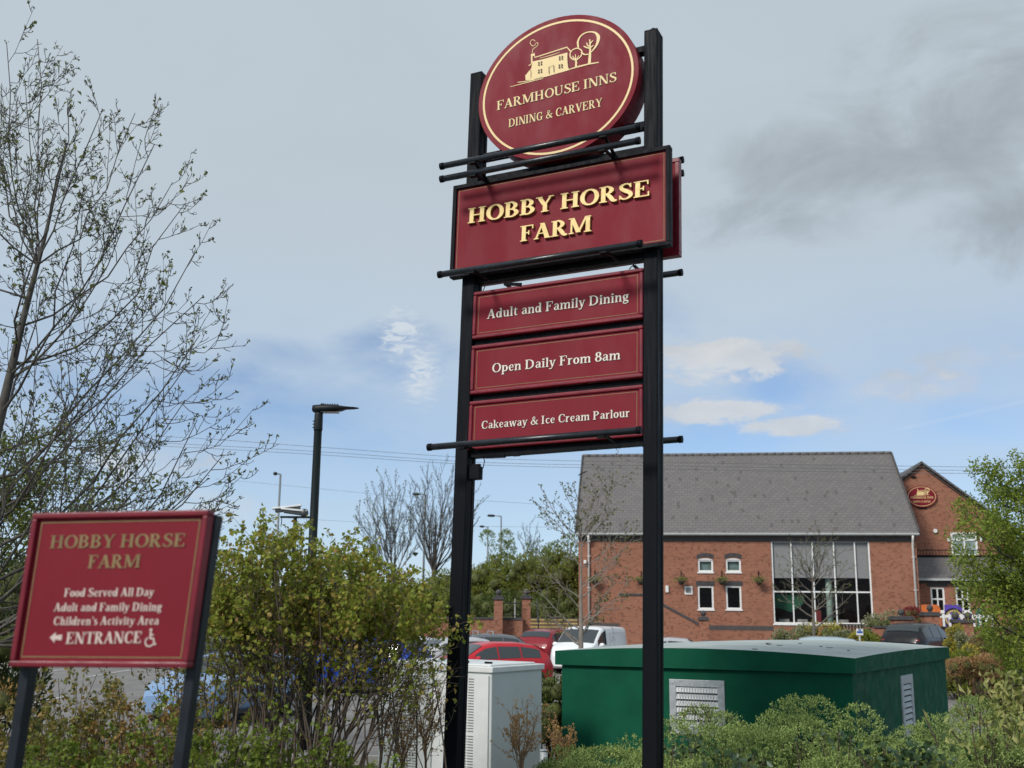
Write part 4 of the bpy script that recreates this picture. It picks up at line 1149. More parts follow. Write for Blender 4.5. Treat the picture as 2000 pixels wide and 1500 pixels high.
# ------------------------------------------------------------------ green enclosure and grey cabinet
def build_kiosk():
    c = atz(1671.5, 1316, 1.666); l = atz(1084, 1298, 1.666)
    e1 = (l - c); e1.z = 0; L1 = e1.length; e1.normalize()
    rr = atz(1855, 1286, 1.666)
    e2 = rr - c; e2.z = 0; L2 = e2.length; e2.normalize()
    yaw = math.atan2(-e1.y, -e1.x)
    g0 = -.05
    o = thing('green_kiosk', 'large dark green utility kiosk with pale domed roof and steel louvres', 'utility kiosk', (c.x, c.y, g0), yaw)
    green = mat('green_grp', (.005, .092, .050), .65, spec=.12, col2=(.004, .074, .040), vscale=2.2, bump=.10, bscale=90)
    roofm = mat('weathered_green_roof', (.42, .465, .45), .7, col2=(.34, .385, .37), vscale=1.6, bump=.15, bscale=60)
    # local: x towards the right end (0 = near corner), y backwards; the plan is very slightly out of square
    bx_ = -e1; by_ = Vector((-bx_.y, bx_.x, 0)); ka, kb = e2.dot(bx_), e2.dot(by_)
    KF = lambda x, y, z: (x + y * ka, y * kb, z)
    n1 = Vector((e1.y, -e1.x, 0)); n2 = Vector((e2.y, -e2.x, 0))
    ov = .07
    zr0, zr1 = 1.666 - g0, 1.875 - g0
    m = MB(KF); m.box(-L1 + ov, -ov, ov, L2 - ov, 0, zr0 + .05)
    body = m.build('body', [green], o, bevel=.02)
    # lid: fascia + crowned top
    n = 12
    def top(i, j):
        u, v = i / n, j / n
        return (-L1 * (1 - u), L2 * v, zr1 + .085 * (1 - (2 * u - 1) ** 2) + .035 * (1 - (2 * v - 1) ** 2))
    m = MB(KF)
    vs = [top(i, j) for j in range(n + 1) for i in range(n + 1)]
    m.add(vs, [(j * (n + 1) + i, j * (n + 1) + i + 1, (j + 1) * (n + 1) + i + 1, (j + 1) * (n + 1) + i) for j in range(n) for i in range(n)], 1, True)
    edge = [top(i, 0) for i in range(n + 1)] + [top(n, j) for j in range(1, n + 1)] + [top(i, n) for i in range(n - 1, -1, -1)] + [top(0, j) for j in range(n - 1, 0, -1)]
    k = len(edge)
    low = [(p[0], p[1], zr0) for p in edge]
    m.add(edge + low, [(i, (i + 1) % k, k + (i + 1) % k, k + i) for i in range(k)], 0)
    m.add(low, [list(range(k))], 0)
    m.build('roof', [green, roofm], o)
    rng = random.Random(3)
    m = MB(KF)
    for i in range(9):
        u, v = rng.uniform(.55, .97), rng.uniform(.03, .4)
        x, y, z = top(u * n, v * n)
        a = rng.uniform(0, 3)
        m.bar((x, y, z + .006), (x + .10 * math.cos(a), y + .10 * math.sin(a), z + .008), .03, .006)
    m.build('dead_leaf', [mat('dead_leaf', (.06, .045, .03), .9)], o)

    def onface(px, py, front):
        org = Vector((c.x, c.y, 0)); nrm = n1 if front else n2
        off = ov
        p0 = org + (e2 * ov if front else e1 * ov)
        d = Vector(ray(px, py)); cc = Vector(_C)
        X = cc + d * ((p0 - cc).dot(nrm) / d.dot(nrm)) - org
        q = np.linalg.solve(np.array([[-e1.x, e2.x], [-e1.y, e2.y]]), [X.x, X.y])
        return (q[0] if front else q[1]), X.z - g0
    steel = GRILL()
    a, b = onface(1308, 1326, True), onface(1418, 1420, True)
    x0, x1, zt = a[0], b[0], a[1]; zb = zt - .78
    m = MB(KF); f = .10
    m.box(x0, x1, ov - .025, ov, zt - f, zt); m.box(x0, x1, ov - .025, ov, zb, zb + f); m.box(x0, x0 + f, ov - .025, ov, zb + f, zt - f); m.box(x1 - f, x1, ov - .025, ov, zb + f, zt - f)
    for sx in (x0 + .05, x1 - .05, (x0 + x1) / 2 - .1, x1 - .14):
        m.tube([(sx, ov - .035, zt - .05), (sx, ov - .02, zt - .05)], .012, 8)
    v = m.build('louvre_vent', [steel], o, bevel=.004)
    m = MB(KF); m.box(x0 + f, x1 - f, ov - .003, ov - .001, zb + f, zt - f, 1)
    k = 6
    for i in range(k):
        z = zb + f + (zt - zb - 2 * f) * (i + .15) / k; dz = (zt - zb - 2 * f) / k
        m.add([(x0 + f, ov - .022, z), (x1 - f, ov - .022, z), (x1 - f, ov - .005, z + dz * .72), (x0 + f, ov - .005, z + dz * .72)], [(0, 1, 2, 3)])
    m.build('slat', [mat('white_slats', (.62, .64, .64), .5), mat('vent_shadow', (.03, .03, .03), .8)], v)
    m = MB(KF)
    for i in range(16):
        x = x0 + f + (x1 - x0 - 2 * f) * i / 15
        for s in (-1, 1): m.bar((x, ov - .024, zb + f), (x + s * .09, ov - .024, zt - f), .004, .003, (0, 1, 0))
    m.build('mesh_guard', [steel], v)
    a, b = onface(1757, 1320, False), onface(1786, 1420, False)
    y0, y1, zt = a[0], b[0], a[1]; zb = zt - .95
    m = MB(KF); f = .06; xx = -ov
    m.box(xx, xx + .025, y0, y1, zt - .14, zt); m.box(xx, xx + .025, y0, y1, zb, zb + f); m.box(xx, xx + .025, y0, y0 + f * 2.2, zb + f, zt - .14); m.box(xx, xx + .025, y1 - f * 2.2, y1, zb + f, zt - .14)
    v = m.build('louvre_vent', [steel], o, bevel=.004)
    m = MB(KF)
    k = 8
    for i in range(k):
        dz = (zt - .14 - zb - f) / k; z = zb + f + dz * i
        m.add([(xx + .022, y0 + f * 2.2, z + dz * .1), (xx + .022, y1 - f * 2.2, z + dz * .1), (xx + .004, y1 - f * 2.2, z + dz * .8), (xx + .004, y0 + f * 2.2, z + dz * .8)], [(0, 1, 2, 3)])
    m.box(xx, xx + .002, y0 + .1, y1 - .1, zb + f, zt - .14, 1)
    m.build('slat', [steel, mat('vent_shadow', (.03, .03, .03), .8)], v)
    # faint spray scribble low on the corner
    m = MB(lambda y, z, w: KF(-ov + .003 + w, y, z))
    for j, p in enumerate(([(.15, 1.30), (.35, 1.55), (.75, 1.45), (.85, 1.15), (.80, .9)], [(.2, 1.3), (.3, 1.05), (.45, .85)], [(.55, 1.5), (.5, 1.2), (.55, .9)], [(.7, 1.45), (.62, 1.1), (.7, .85)], [(.3, 1.1), (.5, 1.25), (.75, 1.2)])):
        for f in ribbon([(y, z, .014) for y, z in p]): m.add([(q[0], q[1], .0005 * j) for q in f], [(0, 1, 2, 3)])
    m.build('graffiti', [mat('graffiti_dark_green', (.003, .035, .022), .6)], o, origin=(0, 0, 0))


def build_cabinet():
    c = atz(962, 1312, 1.672); l = atz(738, 1301, 1.672)
    e1 = l - c; e1.z = 0; L1 = e1.length; e1.normalize()
    yaw = math.atan2(-e1.y, -e1.x); g0 = -.02
    o = thing('grey_cabinet', 'pale grey telecom cabinet with slotted doors behind the left sign post', 'cabinet', (c.x, c.y, g0), yaw)
    D = 1.32
    pale = mat('pale_grey_steel', (.60, .64, .63), .5, col2=(.54, .58, .57), vscale=1.5)
    lidm = mat('cabinet_lid_white', (.72, .74, .73), .45, var=.04)
    h = 1.672 - g0
    m = MB(); m.box(-L1 + .03, -.03, .03, D - .03, 0, h)
    b = m.build('body', [pale], o, bevel=.012)
    m = MB(); m.box(-L1, 0, 0, D, h - .02, h + .06); m.box(-L1 + .1, -.1, .1, D - .1, h + .06, h + .085)
    m.build('lid', [lidm], o, bevel=.02)
    m = MB()
    for x in (-.35, -.75): m.box(x, x + .11, .3, .34, h + .085, h + .11)
    m.build('lifting_lug', [BLACK], o)
    n = 2; w = (L1 - .12) / n
    for k in range(n):
        x0 = -L1 + .06 + k * w
        m = MB(); m.box(x0 + .01, x0 + w - .01, .005, .03, .12, h - .06)
        for z in np.arange(h - .80 + (0 if k else .0), h - .10, .036):
            for q in range(4):
                xa = x0 + w * .30 + q * w * .115
                m.box(xa, xa + w * .095, .000, .006, z, z + .012, 1)
        for z in np.arange(.25, .85, .036):
            for q in range(4):
                xa = x0 + w * .30 + q * w * .115
                m.box(xa, xa + w * .095, .000, .006, z, z + .012, 1)
        d = m.build('door', [lidm if k else pale, mat('slot_grey', (.20, .21, .21), .7)], o)
        m = MB(); m.box(x0 + w * .12, x0 + w * .17, -.015, .006, .85, 1.05); m.build('handle', [GRILL()], d)
    # small steel bollard on the path
    p = at(1062, 1466, 15.2)
    o = thing('path_bollard', 'short grey bollard with black band standing on the path by the cabinet', 'bollard', (p.x, p.y, th(p.x, p.y)))
    m = MB(); hb = max(.5, p.z)
    m.tube([(0, 0, -.1), (0, 0, hb)], .055, 14); m.build('shaft', [GRILL()], o)
    m = MB(); m.tube([(0, 0, hb - .28), (0, 0, hb - .16)], .058, 14); m.box(-.03, .03, -.075, -.05, hb - .3, hb - .2); m.build('band', [BLACK], o)
    m = MB(); m.tube([(0, 0, hb), (0, 0, hb + .012)], .066, 14); m.build('cap', [GRILL()], o)


# ------------------------------------------------------------------ cars
def paint(name, col, rough=.3): return mat('paint_' + name, col, rough, coat=.5, spec=.3, var=.03, vscale=1.0)


SHAPES = {
    # length, width, curves over x in -.5...5 of the length (front = +.5): roof/bonnet line, waist line, sill line
    'hatch': dict(L=4.25, W=1.80, top=[(-.5, .78), (-.485, .98), (-.44, 1.12), (-.36, 1.36), (-.22, 1.44), (-.02, 1.45), (.08, 1.38), (.24, 1.0), (.36, .93), (.46, .82), (.5, .62)],
                  belt=[(-.5, .74), (-.46, .96), (-.2, .96), (.1, .93), (.25, .91), (.4, .84), (.5, .58)], win=[(-.375, -.218), (-.207, -.030), (-.018, .16)], scr=(.235, .075), rear=(-.455, -.345)),
    'suv': dict(L=4.4, W=1.86, top=[(-.5, .85), (-.485, 1.08), (-.45, 1.25), (-.385, 1.54), (-.3, 1.63), (-.05, 1.65), (.06, 1.58), (.22, 1.14), (.36, 1.06), (.46, .95), (.5, .70)],
                belt=[(-.5, .8), (-.47, 1.05), (-.2, 1.05), (.1, 1.03), (.25, 1.02), (.4, .95), (.5, .66)], win=[(-.405, -.240), (-.228, -.045), (-.032, .145)], scr=(.215, .06), rear=(-.455, -.37)),
    'saloon': dict(L=4.6, W=1.80, top=[(-.5, .72), (-.48, .95), (-.36, 1.02), (-.31, 1.08), (-.18, 1.38), (-.02, 1.43), (.07, 1.36), (.22, .98), (.36, .92), (.46, .80), (.5, .6)],
                   belt=[(-.5, .7), (-.46, .92), (-.2, .93), (.1, .90), (.25, .89), (.4, .82), (.5, .56)], win=[(-.255, -.165), (-.153, -.015), (-.003, .15)], scr=(.215, .065), rear=(-.31, -.18)),
    'van': dict(L=4.4, W=1.85, top=[(-.5, .9), (-.495, 1.4), (-.47, 1.68), (-.40, 1.79), (-.1, 1.82), (.10, 1.80), (.17, 1.72), (.335, 1.17), (.42, 1.04), (.475, .90), (.5, .66)],
                belt=[(-.5, .85), (-.48, 1.08), (.1, 1.08), (.25, 1.07), (.38, 1.0), (.5, .62)], win=[(.085, .27)], scr=(.335, .165), rear=None),
}


def car_parts(o, shape, pm, glass=None, rack=False, plate_front=True):
    S = SHAPES[shape]; L, W = S['L'], S['W']
    def cur(key, x):
        a = np.array(S[key]); f = np.interp
        e = .012
        return float((f(x - e, a[:, 0], a[:, 1]) + 2 * f(x, a[:, 0], a[:, 1]) + f(x + e, a[:, 0], a[:, 1])) / 4)
    def hw(x):
        return W / 2 * (1 - .30 * max(0, (abs(x) - .36) / .14) ** 2.2 * (1.0 if x > 0 else .7))
    van = shape == 'van'
    def sect(x):
        t, b = cur('top', x), min(cur('belt', x), cur('top', x) - .015)
        h = hw(x); cab = max(0.0, min(1.0, (t - b) / .5)); lean = .05 if van else .17
        tw = h * .97 - lean * cab - .02
        bot = .22 if abs(x) < .44 else .22 + (abs(x) - .44) * 1.6
        return dict(x=x * L, t=t, b=b, h=h, tw=tw, bot=bot)
    def ringpts(s):
        rd = min(.09, (s['t'] - s['b']) * .35)
        half = [(0, s['bot']), (s['h'] * .86, s['bot']), (s['h'] * .96, s['bot'] + .08), (s['h'], (s['bot'] + s['b']) * .5), (s['h'] * 1.0, s['b'] - .10), (s['h'] * .97, s['b']),
                ((s['h'] * .97 + s['tw']) / 2, (s['b'] + s['t'] - rd) / 2), (s['tw'], s['t'] - rd), (s['tw'] - rd * .8, s['t'] - rd * .25), (s['tw'] * .55, s['t'] + .01), (0, s['t'] + .02)]
        return [(s['x'], -y, z) for y, z in half] + [(s['x'], y, z) for y, z in half[-2:0:-1]]
    xs = sorted({*np.linspace(-.5, .5, 61), *[p[0] for p in S['top']]})
    rings = [ringpts(sect(x)) for x in xs]
    n = len(rings[0]); m = MB()
    m.add([p for r in rings for p in r], [(i * n + k, i * n + (k + 1) % n, (i + 1) * n + (k + 1) % n, (i + 1) * n + k) for i in range(len(rings) - 1) for k in range(n)], 0, True)
    m.add(rings[0], [list(range(n))], 0); m.add(rings[-1], [list(range(n))[::-1]], 0)
    # lower valance in black plastic
    for s in (-1, 1): m.box(-.34 * L, .34 * L, s * W / 2 - .012 if s > 0 else -W / 2 - .006, W / 2 + .006 if s > 0 else -W / 2 + .012, .24, .33, 1)
    body = m.build('body', [pm, mat('car_black_trim', (.02, .02, .022), .6)], o)
    gm = glass or mat('car_glass', (.03, .038, .042), .04, spec=.9)
    off = .012
    for s in (-1, 1):
        for xa, xb in S['win']:
            m = MB(); N = 6
            g = [[None] * 2 for _ in range(N + 1)]
            for i in range(N + 1):
                q = sect(xa + (xb - xa) * i / N); rd = min(.09, (q['t'] - q['b']) * .35)
                for j, tt in enumerate((.07, .93)):
                    y = (q['h'] * .97) * (1 - tt) + q['tw'] * tt + off; z = q['b'] * (1 - tt) + (q['t'] - rd) * tt
                    g[i][j] = (q['x'], s * y, z)
            vs = [p for row in g for p in row]
            m.add(vs, [(2 * i, 2 * i + 2, 2 * i + 3, 2 * i + 1) for i in range(N)], 0, True)
            m.build('side_window', [gm], o)
        # mirror
        x = (S['scr'][0] - .075)
        q = sect(x); m = MB(); m.sphere((q['x'], s * (q['h'] + .10), q['b'] + .06), .11, 10, 7, sc=(.7, 1.0, .75)); m.bar((q['x'], s * q['h'] * .95, q['b'] + .0), (q['x'], s * (q['h'] + .06), q['b'] + .04), .05, .04)
        m.build('wing_mirror', [pm], o)
    def top_glass(nm, xa, xb, rear=False):
        m = MB(); N, K = 8, 8
        vs = []
        for i in range(N + 1):
            q = sect(xa + (xb - xa) * i / N); rd = min(.09, (q['t'] - q['b']) * .35)
            for k in range(K + 1):
                f = (k / K * 2 - 1)
                y = f * (q['tw'] - rd * .8) * .985
                a = abs(y) / max(q['tw'], .1)
                z = q['t'] + .02 - .01 * min(a / .55, 1) - max(0, a - .55) * (rd * .25 + .01) / .45
                vs.append((q['x'] + (off * .9 if xa > 0 else -off * .9), y, z + off))
        m.add(vs, [(i * (K + 1) + k, i * (K + 1) + k + 1, (i + 1) * (K + 1) + k + 1, (i + 1) * (K + 1) + k) for i in range(N) for k in range(K)], 0, True)
        return m.build(nm, [gm], o)
    top_glass('windscreen', S['scr'][1] + .012, S['scr'][0] - .008)
    if S['rear']: top_glass('rear_window', S['rear'][0] + .02, S['rear'][1] - .01)
    wr = .33; ty = mat('tyre', (.018, .018, .018), .85); rm = mat('alloy_rim', (.45, .46, .47), .35, metal=.7)
    arch = mat('wheel_arch', (.008, .008, .008), .9)
    for x in (-.31 * L, .31 * L):
        for s in (-1, 1):
            y = s * (W / 2 - .01)
            m = MB(); m.tube([(x, y - s * .20, wr), (x, y - s * .02, wr), (x, y + s * .012, wr)], [wr, wr, wr - .03], 24); w = m.build('wheel', [ty], o)
            m = MB(); m.tube([(x, y + s * .005, wr), (x, y + s * .018, wr)], [wr * .64, wr * .60], 20)
            for a in range(5):
                t = a * 2 * math.pi / 5; m.bar((x, y + s * .022, wr), (x + .2 * math.cos(t), y + s * .022, wr + .2 * math.sin(t)), .05, .012, (0, 1, 0))
            m.build('rim', [rm], w)
            m = MB(); pts = [(x + .385 * math.cos(t), wr + .385 * math.sin(t)) for t in np.linspace(-.25, math.pi + .25, 18)]
            m.prism(pts, y - s * .05, y + s * .008); m.build('wheel_arch', [arch], o)
    for s in (-1, 1):
        q = sect(.455); m = MB(); m.sphere((q['x'] - .02, s * q['h'] * .74, q['b'] - .08), .17, 12, 8, sc=(1.0, .95, .52)); m.build('headlight', [mat('headlamp', (.30, .32, .34), .3)], o)
        q = sect(-.478); m = MB(); m.sphere((q['x'] + .05, s * q['h'] * .80, q['b'] - .02), .15, 12, 8, sc=(.75, .95, 1.6 if van else .75)); m.build('tail_light', [mat('tail_lamp', (.30, .01, .01), .15, coat=.5)], o)
    m = MB(); m.box(-L / 2 - .022, -L / 2 + .03, -.26, .26, .62, .73); m.build('number_plate', [mat('plate_yellow', (.65, .50, .06), .5)], o)
    m = MB(); m.box(L / 2 - .03, L / 2 + .022, -.26, .26, .38, .49); m.build('number_plate', [mat('plate_white', (.7, .7, .68), .5)], o)
    if rack:
        m = MB()
        for x in (-.12 * L, .03 * L): m.bar((x, -.62, 1.56), (x, .62, 1.56), .06, .04); [m.bar((x, s * .6, 1.40), (x, s * .6, 1.56), .05, .05, (1, 0, 0)) for s in (-1, 1)]
        m.build('roof_rack', [mat('rack_silver', (.55, .56, .57), .35, metal=.6)], o)
    if van:
        for s in (-1, 1):
            q = sect(-.14); m = MB(); yy = s * (q['h'] + .004)
            for f in ribbon([(-.36 * L, .75, .012), (-.36 * L, 1.5, .012), (-.33 * L, 1.56, .012), (-.02 * L, 1.56, .012), (.02 * L, 1.5, .012), (.02 * L, .75, .012)]):
                m.add([(p[0], yy - s * max(0, (p[1] - 1.08)) * .068 + s * .006, p[1]) for p in f], [(0, 1, 2, 3)])
            m.build('door_seam', [mat('seam_grey', (.35, .36, .37), .6)], o)
            m = MB()
            for i, (x, z) in enumerate(((-.06, 1.38), (-.10, 1.30), (-.02, 1.26))):
                m.add([(x * L - .05, yy - s * (z - 1.08) * .068 + s * .008, z - .03), (x * L + .05, yy - s * (z - 1.08) * .068 + s * .008, z - .03), (x * L + .03, yy - s * (z - 1.0) * .068 + s * .010, z + .03), (x * L - .03, yy - s * (z - 1.0) * .068 + s * .010, z + .03)], [(0, 1, 2, 3)])
            m.build('door_decal', [mat('decal_grey', (.40, .40, .42), .5)], o)


def build_cars():
    CARS = [
        # label, category, shape, paint, px centre, Y, heading, rack
        ('red_hatchback', 'bright red hatchback parked behind the grey cabinet', 'car', 'hatch', ('red', (.50, .012, .022)), 946, 35.0, -152, False),
        ('white_van', 'white panel van facing the camera beside the bare tree', 'van', 'van', ('white', (.82, .83, .84)), 1152, 45.0, -118, False),
        ('maroon_car', 'maroon high car seen from behind, between the steps and the white van', 'car', 'suv', ('maroon', (.24, .012, .02)), 1083, 48.5, 62, False),
        ('black_car', 'black high car parked by the garden wall right of the pub hall', 'car', 'suv', ('black', (.006, .006, .007)), 1796, 45.0, 48, False),
        ('grey_car', 'dark grey car carrying a silver roof rack at the foot of the steps', 'car', 'hatch', ('dark_grey', (.12, .13, .14)), 935, 46.5, -168, True),
        ('silver_car', 'silver grey car half hidden by the left post of the tall sign', 'car', 'hatch', ('silver', (.46, .47, .48)), 925, 40.5, 28, False),
        ('silver_saloon', 'silver saloon showing only its roof beyond the green kiosk', 'car', 'saloon', ('pale_silver', (.40, .41, .43)), 1300, 44.5, 172, False),
        ('blue_saloon', 'dark blue saloon roof just above the green kiosk near the stair wall', 'car', 'saloon', ('navy', (.03, .035, .12)), 1372, 39.5, 176, False),
        ('pale_blue_car', 'pale blue car roof beyond the green kiosk below the tall glazed window', 'car', 'hatch', ('ice_blue', (.36, .44, .48)), 1578, 39.0, 170, False),
        ('white_car', 'white car glimpsed behind the big leafy bush', 'car', 'hatch', ('white', (.82, .83, .84)), 772, 41.5, -140, False),
        ('blue_car', 'strong blue car seen through the lower branches of the bush', 'car', 'suv', ('blue', (.018, .07, .42)), 705, 33.5, 160, False),
        ('red_car', 'dark red car whose roof shows above the white car behind the bush', 'car', 'suv', ('dark_red', (.34, .015, .02)), 762, 47.5, 90, False),
        ('charcoal_car', 'charcoal car behind the bush close to the entrance sign', 'car', 'suv', ('charcoal', (.04, .04, .045)), 432, 31.0, 95, False),
        ('light_blue_car', 'light blue car low behind the bush right of the entrance sign post', 'car', 'hatch', ('light_blue', (.20, .32, .52)), 456, 25.0, -110, False),
    ]
    for nm, lab, cat, shp, (pn, pc), px, Y, hd, rack in CARS:
        x = at(px, 1200, Y).x
        o = thing(nm, lab, cat, (x, Y, th(x, Y) + .03), math.radians(hd), 'vehicles parked in the car park')
        car_parts(o, shp, paint(pn, pc), rack=rack)


# ------------------------------------------------------------------ plants
def leaf_obj(name, pos, size, m, parent=None, seed=0, aspect=.55, axis=None, jitter=.8, extra=None, fold=.18, sizes=None):
    """many small folded leaves as one mesh; axis (N, 3) gives a preferred direction"""
    rng = np.random.default_rng(seed)
    pos = np.asarray(pos, float); N = len(pos)
    a = rng.normal(0, 1, (N, 3)); a /= np.linalg.norm(a, axis=1)[:, None]
    if axis is not None:
        a = np.asarray(axis, float) + a * jitter
        a /= np.linalg.norm(a, axis=1)[:, None] + 1e-9
    b = np.cross(a, rng.normal(0, 1, (N, 3))); b /= np.linalg.norm(b, axis=1)[:, None] + 1e-9
    c = np.cross(a, b)
    s = (size * rng.uniform(.6, 1.25, N) if sizes is None else sizes)[:, None]
    v = np.empty((N, 4, 3))
    v[:, 0] = pos - a * s * .5
    v[:, 1] = pos + b * s * .5 * aspect + c * s * fold
    v[:, 2] = pos + a * s * .5
    v[:, 3] = pos - b * s * .5 * aspect + c * s * fold
    me = bpy.data.meshes.new(name)
    i0 = np.arange(N)[:, None] * 4
    co = v.reshape(-1, 3); tri = (i0 + np.array([[0, 1, 2, 0, 2, 3]])).reshape(-1)
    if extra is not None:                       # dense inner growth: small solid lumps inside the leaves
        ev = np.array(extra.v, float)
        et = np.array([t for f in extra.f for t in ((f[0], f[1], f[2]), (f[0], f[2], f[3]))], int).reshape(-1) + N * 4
        co = np.concatenate([co, ev]); tri = np.concatenate([tri, et])
    T = len(tri) // 3
    me.vertices.add(len(co)); me.loops.add(T * 3); me.polygons.add(T)
    me.vertices.foreach_set('co', co.reshape(-1))
    me.loops.foreach_set('vertex_index', tri)
    me.polygons.foreach_set('loop_start', np.arange(T) * 3)
    me.polygons.foreach_set('loop_total', np.full(T, 3))
    me.materials.append(m)
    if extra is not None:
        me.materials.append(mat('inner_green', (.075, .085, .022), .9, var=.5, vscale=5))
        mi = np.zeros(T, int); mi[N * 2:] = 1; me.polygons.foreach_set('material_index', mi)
    me.update(calc_edges=True)
    o = bpy.data.objects.new(name, me); COL.objects.link(o)
    if parent is not None: o.parent = parent
    return o


def branch_pts(p0, p1, bend, rng, k=5, up=0.0):
    p0, p1 = Vector(p0), Vector(p1)
    L = (p1 - p0).length
    o = Vector(rng.normal(0, 1, 3)) * L * bend
    out = []
    for i in range(k + 1):
        t = i / k
        p = p0.lerp(p1, t) + o * math.sin(math.pi * t) * .6 - Vector((0, 0, up * L * math.sin(math.pi * t)))
        if 0 < i < k: p += Vector(rng.normal(0, 1, 3)) * L * .012
        out.append(p)
    return out


def interp(pts, t):
    f = t * (len(pts) - 1); i = min(int(f), len(pts) - 2)
    return pts[i].lerp(pts[i + 1], f - i), (pts[i + 1] - pts[i]).normalized()


def twigs(m, pts, r0, lvl, rng, ends, along, spread=.7, ratio=.55, counts=(7, 5, 4), upb=.35, bend=.08, rmin=.004, sag=.08, start=.25):
    """side branches along a branch, recursively"""
    if lvl >= len(counts): return
    L = sum((pts[i + 1] - pts[i]).length for i in range(len(pts) - 1))
    n = counts[lvl]
    for k in range(n):
        t = start + (1 - start) * (k + rng.uniform(.1, .9)) / n
        p, d = interp(pts, t)
        q = Vector(rng.normal(0, 1, 3)); q = (q - d * q.dot(d)).normalized()
        e = (d * (1 - spread * .35) + q * spread + Vector((0, 0, upb))).normalized()
        l = L * ratio * (1.05 - .55 * t) * rng.uniform(.7, 1.2)
        bp_ = branch_pts(p, p + e * l, bend, rng, 4, sag)
        r = max(rmin, r0 * (1 - .75 * t) * .55)
        m.tube(bp_, list(np.linspace(r, max(rmin * .6, r * .35), 5)), 5 if r > .012 else 4, caps=False)
        ends.append((bp_[-1], (bp_[-1] - bp_[-2]).normalized(), lvl))
        along.append((bp_, lvl))
        twigs(m, bp_, r, lvl + 1, rng, ends, along, spread, ratio, counts, upb, bend, rmin, sag, .2)


def bark(name, col): return mat(name, col, .9, col2=tuple(c * .6 for c in col), vscale=14, stretch=(1, 1, .3), bump=.3, bscale=40)


def tree(name, label, loc, limbs, r_trunk, trunk_top, seed, counts=(7, 5, 4), bark_m=None, leaf=None, leaf_n=0, leaf_size=.06, group=None, upb=.35, spread=.7, ratio=.55, rmin=.005, buds=None, bud_n=.9, sag=.08, cat='tree', limb_r=.34, wander=.12, leaf_jit=.05):
    """limbs: list of (t on trunk, tip vector relative to loc)"""
    rng = np.random.default_rng(seed)
    o = thing(name, label, cat, loc, 0, group)
    m = MB(); ends, along = [], []
    tp = [Vector((0, 0, -.2))]
    k = 7
    for i in range(1, k + 1):
        t = i / k
        tp.append(Vector(trunk_top) * t + Vector((rng.normal(0, wander * .3), rng.normal(0, wander * .3), 0)) * (t * (1.3 - t)))
    m.tube(tp, [max(.012, r_trunk * (1.25 if i == 0 else 1 - .96 * (i / k) ** .8)) for i in range(k + 1)], 10, caps=False)
    along.append((tp[4:], 0)); 
    for t, tip in limbs:
        p, d = interp(tp, t)
        pts = branch_pts(p, tip, .06, rng, 6, sag)
        r = max(rmin * 2, r_trunk * (1 - .78 * t ** .8) * (limb_r * 1.6))
        m.tube(pts, list(np.linspace(r, rmin, 7)), 7, caps=False)
        ends.append((pts[-1], (pts[-1] - pts[-2]).normalized(), 0)); along.append((pts, 0))
        twigs(m, pts, r, 0, rng, ends, along, spread, ratio, counts, upb, .07, rmin, sag)
    m.build('trunk', [bark_m or bark('grey_bark', (.10, .085, .07))], o)
    if buds is not None:
        P, A, S = [], [], []
        for e, d, l in ends:
            if rng.random() < bud_n:
                for _ in range(4):
                    P.append(np.array(e) + rng.normal(0, .012, 3)); A.append(d); S.append(buds[1] * rng.uniform(.6, 1.2))
        leaf_obj('buds', np.array(P), 1, buds[0], o, seed + 1, .5, np.array(A), .9, sizes=np.array(S))
    if leaf is not None and leaf_n:
        segs = [a for a in along if a[1] >= min(1, len(counts) - 1)] or along
        P, A = [], []
        for _ in range(leaf_n):
            pts, l = segs[rng.integers(len(segs))]
            p, d = interp(pts, rng.uniform(.25, 1.0)); P.append(np.array(p) + rng.normal(0, leaf_jit, 3)); A.append(np.array(d))
        leaf_obj('crown', np.array(P), leaf_size, leaf, o, seed + 2, .6, np.array(A) * .5, 1.0)
    return o


def cluster(rx, ry, h, n, seed, r0, r1, flat=.0):
    rng = np.random.default_rng(seed); B = []
    for _ in range(n):
        a = rng.uniform(0, 2 * math.pi); q = math.sqrt(rng.uniform(0, 1)) * .92
        top = h * math.sqrt(max(0, 1 - q * q)) if not flat else h * (1 - flat * q ** 4)
        r = rng.uniform(r0, r1)
        B.append((rx * q * math.cos(a), ry * q * math.sin(a), max(r * .3, top * rng.uniform(.45, 1.0) - r), r))
    return fit_h(B, h)


def fit_h(B, h):
    zm = max(b[2] + b[3] for b in B)
    return [(b[0], b[1], max(b[3] * .3, (b[2] + b[3]) * h / zm - b[3]), b[3]) for b in B]


def on_blobs(B, n, seed, up=.35, thick=.25):
    rng = np.random.default_rng(seed); B = np.array(B)
    w = B[:, 3] ** 2; i = rng.choice(len(B), n, p=w / w.sum())
    d = rng.normal(0, 1, (n, 3)); d[:, 2] += up; d /= np.linalg.norm(d, axis=1)[:, None]
    p = B[i, :3] + d * B[i, 3:4] * (1 + rng.uniform(-thick, .08, (n, 1)))
    D = np.linalg.norm(p[:, None, :] - B[None, :, :3], axis=2) / B[None, :, 3]
    keep = (D < .72).sum(1) == 0
    return p[keep], d[keep]


